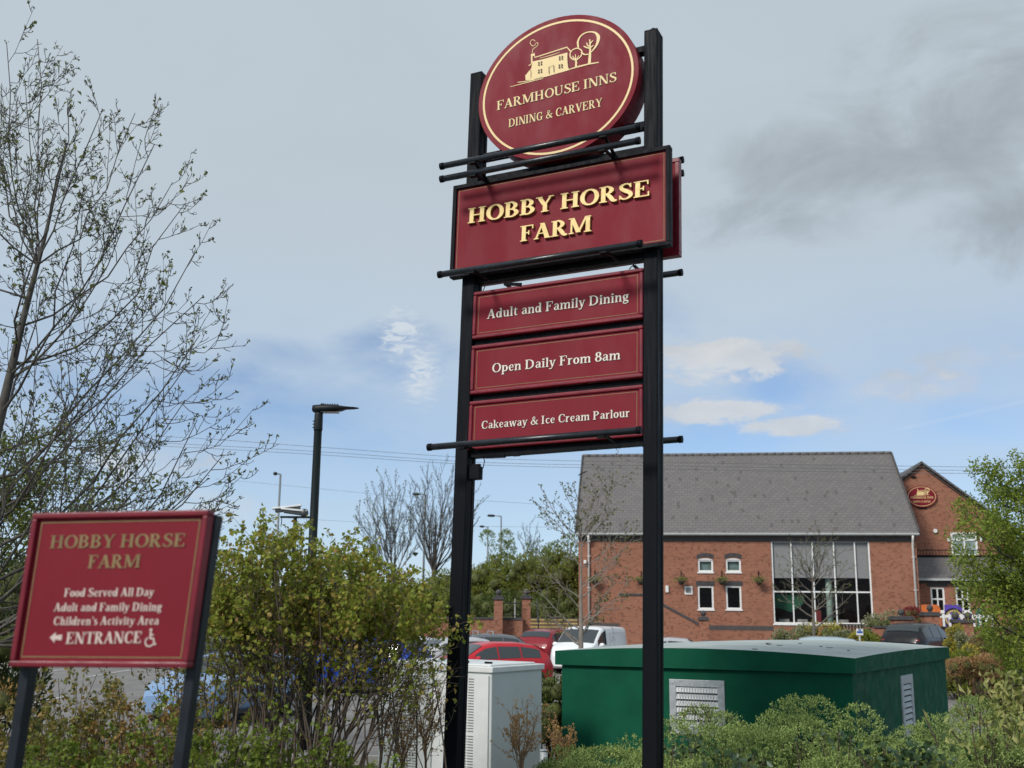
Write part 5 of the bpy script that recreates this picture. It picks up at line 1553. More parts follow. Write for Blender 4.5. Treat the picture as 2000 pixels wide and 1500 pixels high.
def shrub(name, label, loc, B, leaf, n, size, seed, aspect=.5, cat='shrub', group=None, jitter=.6, core=True, sprig=0.0, stems=0, stem_m=None, upaxis=.5, rz=0.0, thick=.3):
    o = thing(name, label, cat, loc, rz, group)
    p, d = on_blobs(B, n, seed, thick=thick)
    ax = d * .9 + np.array([0, 0, upaxis])
    if sprig:                                    # each point becomes a little plume of needles
        rg = np.random.default_rng(seed + 9)
        ax = ax / np.linalg.norm(ax, axis=1)[:, None]; ax = ax + rg.normal(0, .35, ax.shape); ax /= np.linalg.norm(ax, axis=1)[:, None]
        L = rg.uniform(.5, 1.15, (len(p), 1)) * sprig
        K = 6; t = np.linspace(0, 1, K)
        q = p[:, None, :] + ax[:, None, :] * (L[:, None, :] * (t[None, :, None] - .35)) + rg.normal(0, 1, (len(p), K, 3)) * (.018 * (1.1 - t))[None, :, None]
        p = q.reshape(-1, 3); ax = np.repeat(ax, K, axis=0)
    c = None
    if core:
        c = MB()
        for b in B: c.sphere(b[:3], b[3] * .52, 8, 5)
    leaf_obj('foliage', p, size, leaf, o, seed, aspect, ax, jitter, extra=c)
    m = MB()
    rng = np.random.default_rng(seed + 5)
    for b in B[:]:
        m.tube(branch_pts((b[0] * .25, b[1] * .25, -.1), b[:3], .08, rng, 4), list(np.linspace(.02, .006, 5)), 5, caps=False)
    m.build('stems', [stem_m or bark('shrub_bark', (.07, .05, .035))], o)
    return o


def build_vegetation():
    rng = np.random.default_rng(7)
    dark_bark = bark('dark_bark', (.055, .048, .042))
    bud_dark = leafmat('opening_buds', [(0, (.05, .05, .03)), (.45, (.09, .10, .035)), (.7, (.20, .24, .045)), (1, (.32, .36, .07))], trans=.3)
    soft_green = leafmat('young_leaves', [(0, (.07, .09, .02)), (.5, (.15, .18, .04)), (.85, (.23, .25, .06)), (1, (.28, .25, .09))], trans=.4)
    # ---- large budding tree whose crown fills the left of the view
    Y = 13.0
    bx_, by_ = -6.9, Y
    loc = (bx_, by_, th(bx_, by_))
    limbs = []
    tips = [(20, 40), (85, 40), (60, 130), (160, 150), (235, 175), (300, 190), (355, 240), (385, 330), (412, 375), (440, 470), (462, 560), (455, 640), (430, 700), (420, 780), (448, 818), (505, 892), (470, 940), (500, 985), (430, 1010),
            (350, 900), (300, 980), (250, 1000), (180, 980), (120, 260), (200, 330), (280, 420), (330, 560), (340, 700), (60, 400), (0, 250), (100, 560), (250, 640), (200, 800), (90, 760), (-60, 20), (-150, 120), (-250, 300), (-340, 480), (-380, 700)]
    for k, (px, py) in enumerate(tips):
        yy = Y + rng.uniform(-1.7, 1.9) * (1 - .6 * max(0, (px - 250) / 260))
        q = at(px, py, yy)
        tip = ((q.x - bx_) * .885, (q.y - by_) * .9, (q.z - loc[2] - 4.5) * .94 + 4.5)
        t = max(.24, min(.80, (q.z - 1.3 - .55 * math.hypot(tip[0], tip[1])) / 8.2))
        limbs.append((t, tip))
    tree('budding_tree', 'tall bare limbed tree with opening buds filling the left side', loc, limbs, .15, (1.05, .1, 8.4), 11, counts=(8, 5, 3), bark_m=bark('grey_limb_bark', (.105, .095, .082)), buds=(bud_dark, .044), bud_n=.38, leaf=soft_green, leaf_n=260, leaf_size=.085,
         upb=.17, spread=.66, ratio=.41, rmin=.005, sag=.13, limb_r=.15, leaf_jit=.03)
    # ---- leafing tree and evergreen lower left
    loc = (at(-60, 1000, 17).x, 17, 0.0)
    limbs = []
    for px, py in ((30, 850), (90, 838), (150, 870), (205, 905), (238, 950), (215, 985), (170, 1000), (110, 960), (60, 940), (20, 990), (-60, 840), (-150, 880), (130, 1040), (60, 1060), (0, 900)):
        q = at(px, py, 17 + rng.uniform(-1, 1)); limbs.append((rng.uniform(.35, .85), (q.x - loc[0], q.y - loc[1], q.z)))
    tree('leafing_tree', 'small tree in young green leaf low at the left edge behind the entrance sign', loc, limbs, .12, (.2, 0, 4.2), 12, counts=(6, 4), bark_m=dark_bark, leaf=soft_green, leaf_n=9000, leaf_size=.07, upb=.15, rmin=.005, leaf_jit=.07)
    ever = leafmat('evergreen', [(0, (.025, .045, .012)), (.6, (.07, .10, .025)), (1, (.15, .18, .05))], trans=.2)
    q = at(10, 1150, 15)
    shrub('evergreen_shrub', 'dark evergreen shrub at the left edge beside the entrance sign', (q.x - .3, 15, .05), cluster(1.0, .9, 3.1, 26, 3, .3, .5), ever, 5200, .085, 3)
    amber = leafmat('amber_hedge', [(0, (.12, .075, .025)), (.5, (.27, .17, .05)), (.85, (.34, .20, .06)), (1, (.18, .17, .05))])
    q = at(0, 1250, 12)
    shrub('amber_shrub', 'amber brown shrub low at the left edge under the entrance sign', (q.x - .35, 12, .1), cluster(.75, .7, 2.15, 16, 4, .22, .36), amber, 4200, .06, 4)
    # ---- big leafy bush in the middle
    bushm = leafmat('bush_leaves', [(0, (.11, .15, .022)), (.30, (.22, .27, .036)), (.52, (.30, .35, .05)), (.68, (.38, .35, .065)), (.82, (.38, .26, .07)), (1, (.46, .25, .10))], trans=.42)
    Yb = 11.6; cx = at(600, 1200, Yb).x
    o = thing('leafy_bush', 'large many stemmed bush with green and bronze leaves left of the tall sign', 'bush', (cx, Yb, th(cx, Yb)))
    zb = th(cx, Yb)
    m = MB(); ends, along = [], []
    outline = [(380, 1180), (400, 1095), (440, 1075), (480, 1040), (530, 1032), (580, 1028), (630, 1040), (660, 1060), (700, 1062), (740, 1085), (780, 1105), (815, 1130), (845, 1160), (870, 1200), (862, 1255)]
    for k in range(92):
        px, py = outline[rng.integers(len(outline))]
        s = rng.uniform(.55, .98)
        if k < 15: px, py = outline[k]; s = .91
        elif k < 44: px, py = outline[k % 13]; s = rng.uniform(.80, .92)
        px = 610 + (px - 610) * s; py = 1350 + (py - 1330) * s
        q = at(px, py, Yb + rng.uniform(-.75, .8))
        b = Vector((rng.normal(0, .34) + (px - 600) / 900, rng.normal(0, .25), -.1))
        tip = Vector((q.x - cx, q.y - Yb, q.z - zb))
        pts = branch_pts(b, tip, .05, rng, 6, -.05 if abs(px - 600) > 120 else .0)
        r = rng.uniform(.011, .022)
        m.tube(pts, list(np.linspace(r, .004, 7)), 6, caps=False)
        ends.append((pts[-1], (pts[-1] - pts[-2]).normalized(), 0)); along.append((pts, 0))
        twigs(m, pts, r, 0, rng, ends, along, .85, .34, (8, 4), .2, .08, .0022, .03, .54)
    m.build('stems', [bark('bush_bark', (.12, .09, .066))], o)
    P, A = [], []
    wts = np.array([1.0 if l else .35 for _, l in along]); wts /= wts.sum()
    xr = at(735, 1300, Yb).x - cx
    for _ in range(30000):
        pts, l = along[rng.choice(len(along), p=wts)]
        t = rng.uniform(.45 if l == 0 else .1, 1)
        p, d = interp(pts, t)
        hz = p.z + zb
        if hz < 2.2 and rng.random() < (.66 if hz > 1.6 else .78): continue
        if hz < 2.15 and p.x > xr and rng.random() < .45: continue
        P.append(np.array(p) + rng.normal(0, .024, 3)); A.append(np.array(d))
    leaf_obj('foliage', np.array(P), .056, bushm, o, 21, .72, np.array(A) * .4, 1.0)
    # spray of leaves reaching past the left post in front of the cabinet
    # ---- mixed shrubs under the entrance sign
    und = leafmat('under_leaves', [(0, (.09, .11, .02)), (.4, (.19, .21, .04)), (.65, (.30, .23, .06)), (.85, (.40, .25, .075)), (1, (.30, .31, .06))], trans=.4)
    grn = leafmat('low_green', [(0, (.07, .11, .015)), (.5, (.17, .23, .028)), (1, (.27, .33, .045))], trans=.4)
    spots = [(40, 1400, 10.2, 1.25, und, 'thin bronze shrub between the entrance sign posts, leftmost'), (150, 1330, 11.0, 1.45, und, 'thin bronze and green shrub under the left half of the entrance sign'),
             (300, 1400, 10.4, 1.15, amber, 'amber twiggy shrub in front of the right entrance sign post'), (235, 1350, 11.6, 1.35, und, 'thin shrub under the middle of the entrance sign'),
             (410, 1410, 9.8, 1.15, grn, 'green low shrub just right of the entrance sign post'), (500, 1460, 9.6, 1.0, grn, 'green low shrub at the foot of the leafy bush'), (120, 1470, 9.4, .95, grn, 'green low shrub at the bottom left corner below the sign'),
             (660, 1462, 10.4, .9, grn, 'low leafy shrub between the bush and the grey cabinet'), (400, 1215, 13.2, 1.9, und, 'bronze shrub behind the right edge of the entrance sign')]
    for k, (px, py, Y, h, mt, lab) in enumerate(spots):
        q = at(px, py, Y); g = th(q.x, Y); hh = max(.6, q.z - g + .12)
        o = thing('wild_shrub', lab, 'shrub', (q.x, Y, g), 0, 'wild shrubs on the bank')
        m = MB(); ends, along = [], []
        for _ in range(20):
            a = rng.uniform(0, 6.28); rr = rng.uniform(.05, .5)
            b = Vector((rr * .5 * math.cos(a), rr * .5 * math.sin(a), -.1)); tip = Vector((rr * 1.3 * math.cos(a), rr * 1.3 * math.sin(a), hh * rng.uniform(.6, 1.02)))
            pts = branch_pts(b, tip, .07, rng, 5); m.tube(pts, list(np.linspace(.008, .003, 6)), 5, caps=False); along.append((pts, 0))
            twigs(m, pts, .007, 0, rng, ends, along, .7, .35, (5, 2), .3, .08, .0022, .02, .25)
        m.build('stems', [bark('bush_bark', (.12, .09, .066))], o)
        P, A = [], []
        for _ in range(2300 if mt is grn else 2400):
            pts, l = along[rng.integers(len(along))]; p, d = interp(pts, rng.uniform(.15, 1)); P.append(np.array(p) + rng.normal(0, .02, 3)); A.append(np.array(d))
        leaf_obj('foliage', np.array(P), .05, mt, o, 30 + k, .65, np.array(A) * .4, 1.0)
    # ---- little amber saplings by the cabinet
    for px, py, Y, w, lab in ((835, 1310, 12.9, .38, 'orange twiggy sapling left of the sign post in front of the cabinet'), (1020, 1375, 13.4, .30, 'small golden sapling in front of the cabinet side'),
                              (790, 1345, 12.4, .33, 'pale orange sapling against the cabinet doors'), (1092, 1400, 14.3, .2, 'thin golden twigs at the left corner of the green kiosk')):
        q = at(px, py, Y); g = th(q.x, Y); hh = q.z - g
        o = thing('twiggy_sapling', lab, 'sapling', (q.x, Y, g), 0, 'twiggy saplings by the cabinet')
        m = MB(); ends, along = [], []
        top = Vector((0, 0, hh * .62)); m.tube([(0, 0, -.1), (.01, 0, hh * .3), top], [.022, .016, .012], 6)
        for k in range(15):
            a = rng.uniform(0, 6.28); z0 = hh * rng.uniform(.35, .6)
            tip = Vector((w * rng.uniform(.4, 1) * math.cos(a), w * rng.uniform(.4, 1) * math.sin(a), hh * rng.uniform(.72, 1.0)))
            pts = branch_pts((0, 0, z0), tip, .08, rng, 4, .06); m.tube(pts, list(np.linspace(.007, .003, 5)), 4, caps=False); along.append((pts, 0))
            twigs(m, pts, .006, 0, rng, ends, along, .75, .5, (5, 3), .2, .09, .002, .03, .2)
        m.build('stems', [bark('tan_bark', (.36, .23, .13))], o)
        P = []
        for _ in range(620):
            pts, l = along[rng.integers(len(along))]; p, d = interp(pts, rng.uniform(.2, 1)); P.append(np.array(p) + rng.normal(0, .012, 3))
        leaf_obj('foliage', np.array(P), .036, leafmat('sapling_leaves', [(0, (.32, .19, .06)), (.5, (.55, .31, .13)), (.85, (.58, .42, .13)), (1, (.24, .25, .05))], trans=.4), o, 60, .6)
    # ---- junipers along the bottom right
    jun = leafmat('juniper_green', [(0, (.07, .115, .03)), (.40, (.21, .295, .08)), (.75, (.33, .42, .13)), (1, (.45, .52, .19))], .65, .10)
    brn = leafmat('juniper_brown', [(0, (.05, .04, .018)), (.6, (.13, .11, .04)), (1, (.20, .17, .06))], .6, .12)
    J = [(1125, 1462, 13.3, .55, 0, 'spreading juniper lowest left, in front of the green kiosk corner'), (1215, 1438, 13.9, .60, 0, 'spreading juniper just left of the right sign post'), (1385, 1378, 13.6, .66, 1, 'juniper with brown patches just right of the sign post, under the steel louvre'),
         (1485, 1418, 12.9, .60, 0, 'juniper low at the bottom edge right of the browning juniper'), (1560, 1362, 13.8, .50, 0, 'tallest juniper plume in front of the kiosk wall'), (1665, 1374, 13.6, .62, 0, 'broad juniper mound below the kiosk corner'),
         (1600, 1455, 12.5, .62, 0, 'juniper mound at the bottom edge below the broad one'), (1745, 1440, 12.8, .60, 1, 'browning juniper at the bottom edge under the narrow louvre'), (1835, 1398, 14.0, .62, 0, 'juniper mound right of the narrow kiosk louvre'),
         (1905, 1362, 15.4, .60, 0, 'dark juniper beyond the right end of the kiosk'), (1930, 1425, 12.9, .62, 0, 'juniper mound near the bottom right corner'), (2010, 1400, 14.0, .7, 0, 'juniper mound cut by the right edge'), (1310, 1470, 13.0, .5, 0, 'juniper mound at the foot of the right sign post'), (1400, 1485, 12.2, .5, 0, 'juniper sprig mound at the bottom edge near the post')]
    protos = []
    for k in range(3):
        rr = np.random.default_rng(90 + k)
        protos.append(rr)
    for k, (px, py, Y, w, mi, lab) in enumerate(J):
        q = at(px, py, Y); g = th(q.x, Y); h = q.z - g
        sc = h
        rr = np.random.default_rng(90 + k); w *= 1.12
        big = [(rr.uniform(-.62, .62) * w, rr.uniform(-.5, .5) * w, rr.uniform(.55, 1) * sc, rr.uniform(.36, .52) * w) for _ in range(7)] + [(0, 0, sc, .5 * w)]
        big = fit_h(big, sc)
        big += [(x, y, max(0, z - r * .9), r * 1.15) for x, y, z, r in big] + [(x, y, max(0, z - r * 1.9), r * 1.25) for x, y, z, r in big]
        B = list(big)
        for _ in range(26):
            b = big[rr.integers(8)]; d = rr.normal(0, 1, 3); d[2] = abs(d[2]) * .8; d /= np.linalg.norm(d)
            s = rr.uniform(.15, .28); B.append((b[0] + d[0] * b[3], b[1] + d[1] * b[3], b[2] + d[2] * b[3] * 1.02, s))
        a = k * 1.3
        B = fit_h(B, h)
        B = [(x * math.cos(a) - y * math.sin(a), x * math.sin(a) + y * math.cos(a), z, r) for x, y, z, r in B]
        o = shrub('juniper', lab, (q.x, Y, g), B, jun, 9500, .030, 100 + k, .42, 'juniper', 'junipers along the bank', .75, False, upaxis=.7, thick=.10, sprig=.055)
        if mi:
            p, d = on_blobs([b for b in B if rng.random() < .3] or B[:4], 1300, 200 + k)
            leaf_obj('brown_foliage', p, .055, brn, o, 300 + k, .35, d + np.array([0, 0, .4]), .6)
    # ivy and drooping yellow leaves among the junipers
    ivy = leafmat('ivy', [(0, (.018, .045, .018)), (.6, (.045, .085, .035)), (.92, (.09, .14, .06)), (1, (.20, .07, .04))], .35, .1)
    for px, py, Y, w, n_, lab in ((1790, 1470, 12.0, .5, 420, 'dark ivy trailing over the junipers, right of centre'), (1450, 1490, 11.9, .4, 260, 'dark ivy patch at the bottom edge under the steel louvre'), (1625, 1435, 12.4, .3, 110, 'small ivy patch on the broad juniper mound'), (1330, 1450, 12.6, .3, 160, 'small ivy patch beside the right sign post')):
        q = at(px, py, Y); o = thing('ivy', lab, 'ivy', (q.x, Y, th(q.x, Y)), 0, 'ivy among the junipers')
        n_ = n_ // 3
        p = rng.normal(0, 1, (n_, 3)) * (w * .5, .16, .09) + (0, 0, q.z - th(q.x, Y) - .05)
        leaf_obj('leaves', p, .085, ivy, o, 400, .85, None)
        m = MB()
        for _ in range(8): m.tube(branch_pts((rng.normal(0, .1), 0, -.05), p[rng.integers(len(p))], .1, rng), .006, 4)
        m.build('stems', [bark('shrub_bark', (.07, .05, .035))], o)
    yel = leafmat('drooping_yellow_leaves', [(0, (.09, .13, .03)), (.45, (.24, .26, .07)), (.8, (.38, .36, .13)), (1, (.46, .42, .22))], .45, .2)
    for px, py, Y, n_, lab in ((1965, 1345, 15.0, 330, 'yellow green shrub with drooping leaves at the right edge'), (1990, 1415, 13.2, 200, 'drooping yellow leaved shrub low at the right edge'), (1905, 1425, 13.0, 60, 'few yellow leaves poking between the right junipers')):
        q = at(px, py, Y); g = th(q.x, Y); o = thing('yellow_leaf_shrub', lab, 'shrub', (q.x, Y, g), 0, 'drooping yellow leaved shrubs')
        p = rng.normal(0, 1, (n_, 3)) * (.22, .25, .17) + (0.1, 0, q.z - g - .12)
        leaf_obj('foliage', p, .13, yel, o, 410, .46, np.tile([0, 0, -.7], (n_, 1)), .7)
        m = MB()
        for _ in range(14): m.tube(branch_pts((rng.normal(0, .1), 0, -.05), p[rng.integers(len(p))], .1, rng), .008, 4)
        m.build('stems', [bark('shrub_bark', (.07, .05, .035))], o)
    # ---- clipped hedges and bedding near the kiosk right end
    hedge_o = leafmat('copper_hedge', [(0, (.18, .10, .045)), (.5, (.38, .22, .10)), (.85, (.46, .30, .14)), (1, (.22, .22, .06))], trans=.35)
    for px, py, Y, w, lab in ((1893, 1287, 26, .62, 'copper topped clipped hedge plant right of the kiosk, left one'), (1945, 1282, 27, .62, 'copper topped clipped hedge plant with the kerb showing beside it'), (1990, 1285, 28, .7, 'copper topped clipped hedge plant at the right edge')):
        q = at(px, py, Y); g = th(q.x, Y); h = q.z - g
        B = [(x, y, h - .32 + z * .3, r) for x, y, z, r in cluster(w, .5, .8, 18, 500 + px, .18, .26, .3)]
        shrub('clipped_hedge', lab, (q.x, Y, g), B, hedge_o, 5200, .055, 500 + px, .6, 'hedge', 'copper clipped hedge plants', core=True)
    q = at(1070, 1310, 18.2); hg = leafmat('box_green', [(0, (.03, .055, .012)), (.5, (.075, .11, .02)), (.9, (.13, .15, .03)), (1, (.2, .13, .04))])
    shrub('clipped_hedge', 'green clipped hedge between the grey cabinet and the green kiosk', (q.x, 18.2, .0), [(x, y, z, r) for x, y, z, r in cluster(.55, .6, 1.52, 22, 520, .2, .32, .2)], hg, 4200, .055, 520, .6, 'hedge')
    # ---- shrubs in front of the pub
    cream = leafmat('cream_variegated', [(0, (.06, .085, .03)), (.45, (.16, .19, .09)), (.7, (.42, .40, .24)), (1, (.55, .52, .36))])
    gold = leafmat('golden_shrub', [(0, (.16, .15, .02)), (.45, (.36, .32, .04)), (1, (.55, .46, .10))])
    lime = leafmat('lime_shrub', [(0, (.08, .12, .012)), (.5, (.18, .22, .025)), (1, (.30, .32, .05))])
    acer = leafmat('red_maple', [(0, (.10, .015, .02)), (.5, (.24, .035, .04)), (1, (.34, .08, .06))])
    rust = leafmat('rust_shrub', [(0, (.12, .05, .025)), (.5, (.24, .11, .05)), (1, (.26, .19, .07))])
    for px, py, Y, w, mt, lab in ((1545, 1217, 49, 1.0, cream, 'cream flecked shrub below the left end of the tall glazed window'), (1613, 1213, 48.5, 1.25, gold, 'golden yellow shrub below the tall glazed window'), (1640, 1229, 47, .7, cream, 'pale shrub in front of the golden one'),
                                  (1718, 1191, 49, 1.25, cream, 'tall cream flecked shrub left of the brick pier'), (1703, 1231, 46, .8, lime, 'lime green rounded shrub beside the parking sign'), (1668, 1233, 46, .4, gold, 'little golden shrub behind the parking sign'), (1780, 1184, 49.5, .7, acer, 'red leaved maple in front of the orange panel'), (1788, 1203, 48.6, .65, rust, 'rusty shrub under the red maple'),
                                  (1862, 1218, 40, .42, gold, 'upright yellow flowering shrub right of the black car'), (1888, 1232, 39, .55, cream, 'cream flecked shrub right of the yellow flowering one'), (1930, 1222, 36, .8, rust, 'rusty loose shrub in front of the picket fence'), (1882, 1256, 33, .62, gold, 'bright yellow shrub above the copper hedge'),
                                  (1868, 1268, 31.5, .5, lime, 'lime shrub at the kiosk end below the bright yellow one'), (1945, 1262, 31, .7, rust, 'rusty shrub behind the copper hedge'), (1975, 1225, 34, .8, lime, 'lime shrub under the leafy tree')):
        q = at(px, py, Y); g = th(q.x, Y); h = max(.5, q.z - g)
        shrub('bedding_shrub', lab, (q.x, Y, g), cluster(w, w * .7, h, 20, 600 + px, .22 * w + .08, .34 * w + .1), mt, 5200, .085 if Y > 44 else .07, 600 + px, .6, 'shrub', 'shrubs in front of the pub')
    # ---- leafy tree at right
    lt = leafmat('fresh_tree_leaves', [(0, (.09, .14, .018)), (.45, (.19, .26, .03)), (.8, (.285, .345, .05)), (1, (.38, .42, .08))], trans=.4)
    Yt = 24.0; q0 = at(2050, 1300, Yt); loc = (q0.x, Yt, th(q0.x, Yt)); limbs = []
    for px, py in ((1862, 990), (1885, 935), (1915, 915), (1950, 930), (1975, 905), (2010, 890), (1880, 1020), (1905, 1040), (1850, 1075), (1880, 1100), (1870, 1130), (1900, 1150), (1895, 1180), (1920, 1210), (1935, 1250), (1930, 1000), (1950, 1060), (1960, 1130), (1970, 1200), (1990, 980), (2000, 1050), (2020, 1120), (2060, 880), (2110, 940), (2180, 1000), (2200, 1100), (2150, 1180), (1960, 1290), (2000, 1260), (1945, 1180), (1985, 1150), (1915, 1100), (2010, 1180), (1960, 1020), (1975, 1090)):
        q = at(px + 16, py, Yt + rng.uniform(-1.5, 1.3)); zz = q.z - loc[2]
        limbs.append((max(.15, min(.9, (zz - .9) / 5.2)), (q.x - loc[0], q.y - loc[1], zz)))
    tree('leafy_tree', 'fresh green leafy tree at the right edge in front of the pub wing', loc, limbs, .13, (.1, 0, 5.2), 41, counts=(8, 4), bark_m=dark_bark, leaf=lt, leaf_n=30000, leaf_size=.072, upb=.12, spread=.8, ratio=.42, rmin=.004, leaf_jit=.10)
    # ---- bare birch before the hall and bare young tree before the tall window
    pale = bark('pale_bark', (.26, .23, .195))
    def bare(nm, lab, px, py0, Y, tips, r, seed, ht, bm, counts=(7, 4), group=None, budm=None, tr=(.25, .9), **kw):
        b = at(px, py0, Y); g = th(b.x, Y); loc = (b.x, Y, g); L = []
        rg = np.random.default_rng(seed)
        for tx, ty in tips:
            q = at(tx, ty, Y + rg.uniform(-.6, .6) * (ht / 8)); zz = q.z - g
            tt = max(tr[0], min(tr[1], (zz - .55 * abs(q.x - b.x) - .12 * ht) / ht)); L.append((tt, (q.x - b.x, q.y - Y, zz)))
        return tree(nm, lab, loc, L, r, (.05, 0, ht), seed, counts, bm, group=group, buds=budm, **kw)
    gb = (bud_dark, .075)
    birch_tips = [(1048, 985), (1062, 960), (1098, 945), (1085, 1000), (1045, 1080), (1030, 1130), (1060, 1190), (1075, 1205), (1120, 950), (1150, 960), (1175, 920), (1215, 890), (1200, 950), (1190, 1000), (1225, 1020), (1240, 1045), (1225, 1060), (1235, 1130), (1205, 1135), (1180, 1175), (1165, 1190), (1100, 1050), (1080, 1120), (1160, 1010), (1130, 1010), (1205, 1090)]
    bare('bare_birch', 'pale twiggy bare tree in front of the left end of the pub hall', 1134, 1290, 36, birch_tips, .12, 51, 5.4, pale, (7, 4), budm=gb, upb=.12, spread=.75, ratio=.42, rmin=.008, sag=.06, limb_r=.22)
    yt = [(1528, 1085), (1545, 1060), (1575, 1040), (1600, 1035), (1625, 1045), (1648, 1075), (1660, 1110), (1650, 1140), (1660, 1165), (1520, 1120), (1515, 1145), (1540, 1110), (1560, 1085), (1590, 1070), (1610, 1080), (1630, 1100), (1580, 1110), (1605, 1050), (1555, 1150), (1630, 1150)]
    bare('bare_young_tree', 'bare young tree standing before the tall glazed window', 1591, 1290, 40, yt, .115, 52, 3.5, bark('grey_tan_bark', (.16, .135, .11)), (6, 3), budm=(bud_dark, .05), upb=.3, ratio=.4, rmin=.007, sag=.03, tr=(.42, .95))
    # ---- bare trees on the skyline
    grey_tw = bark('grey_twig_bark', (.085, .072, .064))
    t1 = [(700, 1000), (715, 975), (735, 960), (750, 945), (772, 938), (790, 960), (808, 985), (800, 1010), (720, 1020), (745, 990), (770, 975), (830, 1000), (706, 1030), (840, 1030), (760, 1000)]
    bare('skyline_tree', 'bare round headed tree on the skyline left of the larger bare tree', 768, 1150, 72, t1, .2, 53, 6.2, grey_tw, (9, 6), 'bare trees on the skyline', budm=(bud_dark, .10), ratio=.38, rmin=.012, spread=.55, sag=.05, tr=(.08, .45), limb_r=.2, upb=.5)
    t2 = [(800, 960), (815, 945), (835, 930), (860, 925), (885, 930), (905, 945), (922, 965), (935, 985), (925, 1010), (795, 985), (800, 1015), (870, 945), (845, 955), (900, 985), (820, 990), (880, 1000), (930, 1020), (850, 1000)]
    bare('skyline_tree', 'largest bare tree on the skyline, partly behind the left sign post', 846, 1150, 70, t2, .26, 54, 7.2, grey_tw, (9, 6), 'bare trees on the skyline', budm=(bud_dark, .07), ratio=.38, rmin=.012, spread=.55, sag=.05, tr=(.08, .45), limb_r=.2, upb=.5)
    t3 = [(1012, 1045), (1022, 1030), (1035, 1022), (1048, 1030), (1055, 1045), (1030, 1050), (1042, 1055)]
    bare('skyline_tree', 'small bare treetop above the hedge left of the pub roof', 1034, 1150, 74, t3, .12, 55, 4.5, dark_bark, (6, 4), 'bare trees on the skyline', ratio=.4, rmin=.013)
    # willow-like fresh green
    wil = leafmat('willow_green', [(0, (.11, .16, .04)), (.5, (.19, .25, .06)), (1, (.29, .34, .11))], trans=.35)
    for px, py, Y, w, lab in ((972, 1035, 82, 1.5, 'pale green pointed treetop above the hedge beside the street lamps'), (1100, 1045, 64, 1.6, 'fresh green tree close against the pub gable end'), (1060, 1060, 70, 1.4, 'fresh green treetop left of the bare birch crown')):
        q = at(px, py, Y); g = th(q.x, Y); h = q.z - g
        B = [(x, y, h * .35 + z, r) for x, y, z, r in cluster(w, w, h * .66, 26, 700 + px, .35, .7)]
        shrub('green_tree', lab, (q.x, Y, g), B, wil, 7000, .20, 700 + px, .4, 'tree', 'green trees beyond the steps', core=False, thick=.8)
    # ---- tall hedge bank between the bush and the pub
    hb = leafmat('hedge_bank', [(0, (.075, .105, .02)), (.4, (.165, .20, .03)), (.75, (.25, .27, .045)), (.92, (.31, .25, .07)), (1, (.25, .34, .05))], trans=.35)
    hd = leafmat('dark_hedge', [(0, (.03, .05, .014)), (.5, (.08, .11, .024)), (1, (.15, .19, .04))])
    H = [(870, 1110, 60, 2.3, hb, 'hedge mass just left of the left sign post'), (930, 1095, 61, 2.4, hb, 'hedge mass just right of the left sign post'), (985, 1082, 62, 2.5, hb, 'olive hedge mass behind the brick piers'), (1045, 1078, 63, 2.5, hb, 'hedge mass behind the birch twigs'), (1110, 1072, 64, 2.2, hb, 'hedge mass against the pub gable end'),
         (950, 1160, 57.5, 1.7, hd, 'dark low hedge left of the brick piers'), (1015, 1150, 57, 1.6, hd, 'dark low hedge between the brick piers'), (1090, 1160, 58, 1.9, hd, 'dark low hedge at the top of the steps'), (810, 1130, 58, 2.2, hb, 'hedge mass behind the right shoulder of the leafy bush'), (740, 1135, 58, 2.2, hb, 'hedge mass behind the middle of the leafy bush'),
         (660, 1130, 58, 2.4, hd, 'dark hedge mass behind the lamp post'), (560, 1130, 58, 2.5, hd, 'dark hedge mass behind the bush crown'), (450, 1125, 58, 2.5, hd, 'dark hedge mass right of the entrance sign'), (330, 1130, 57, 2.6, hd, 'dark hedge mass behind the entrance sign, right one'), (210, 1130, 57, 2.6, hd, 'dark hedge mass behind the entrance sign, left one'), (90, 1120, 57, 2.7, hd, 'dark hedge mass at far left beyond the sign'), (-30, 1110, 57, 2.7, hd, 'dark hedge mass cut by the left edge')]
    for k, (px, py, Y, w, mt, lab) in enumerate(H):
        q = at(px, py, Y); g = th(q.x, Y); h = max(1.2, q.z - g)
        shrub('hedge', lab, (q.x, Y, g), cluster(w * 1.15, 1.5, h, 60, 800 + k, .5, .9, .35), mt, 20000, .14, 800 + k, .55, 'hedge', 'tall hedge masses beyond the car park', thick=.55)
    # far woods closing the horizon
    wm = leafmat('far_wood', [(0, (.03, .045, .02)), (.6, (.06, .08, .03)), (1, (.11, .12, .05))])
    P = []
    for x in np.arange(-170, 190, 4.5):
        h = 5.5 + rng.uniform(-1, 1.5); n_ = 130
        P.append(rng.normal(0, 1, (n_, 3)) * (2.6, 3, h * .28) + (x, 150 + rng.uniform(-12, 12), h * .45))
    kind(leaf_obj('far_woods', np.concatenate(P), 1.1, wm, None, 900, .7), 'stuff')


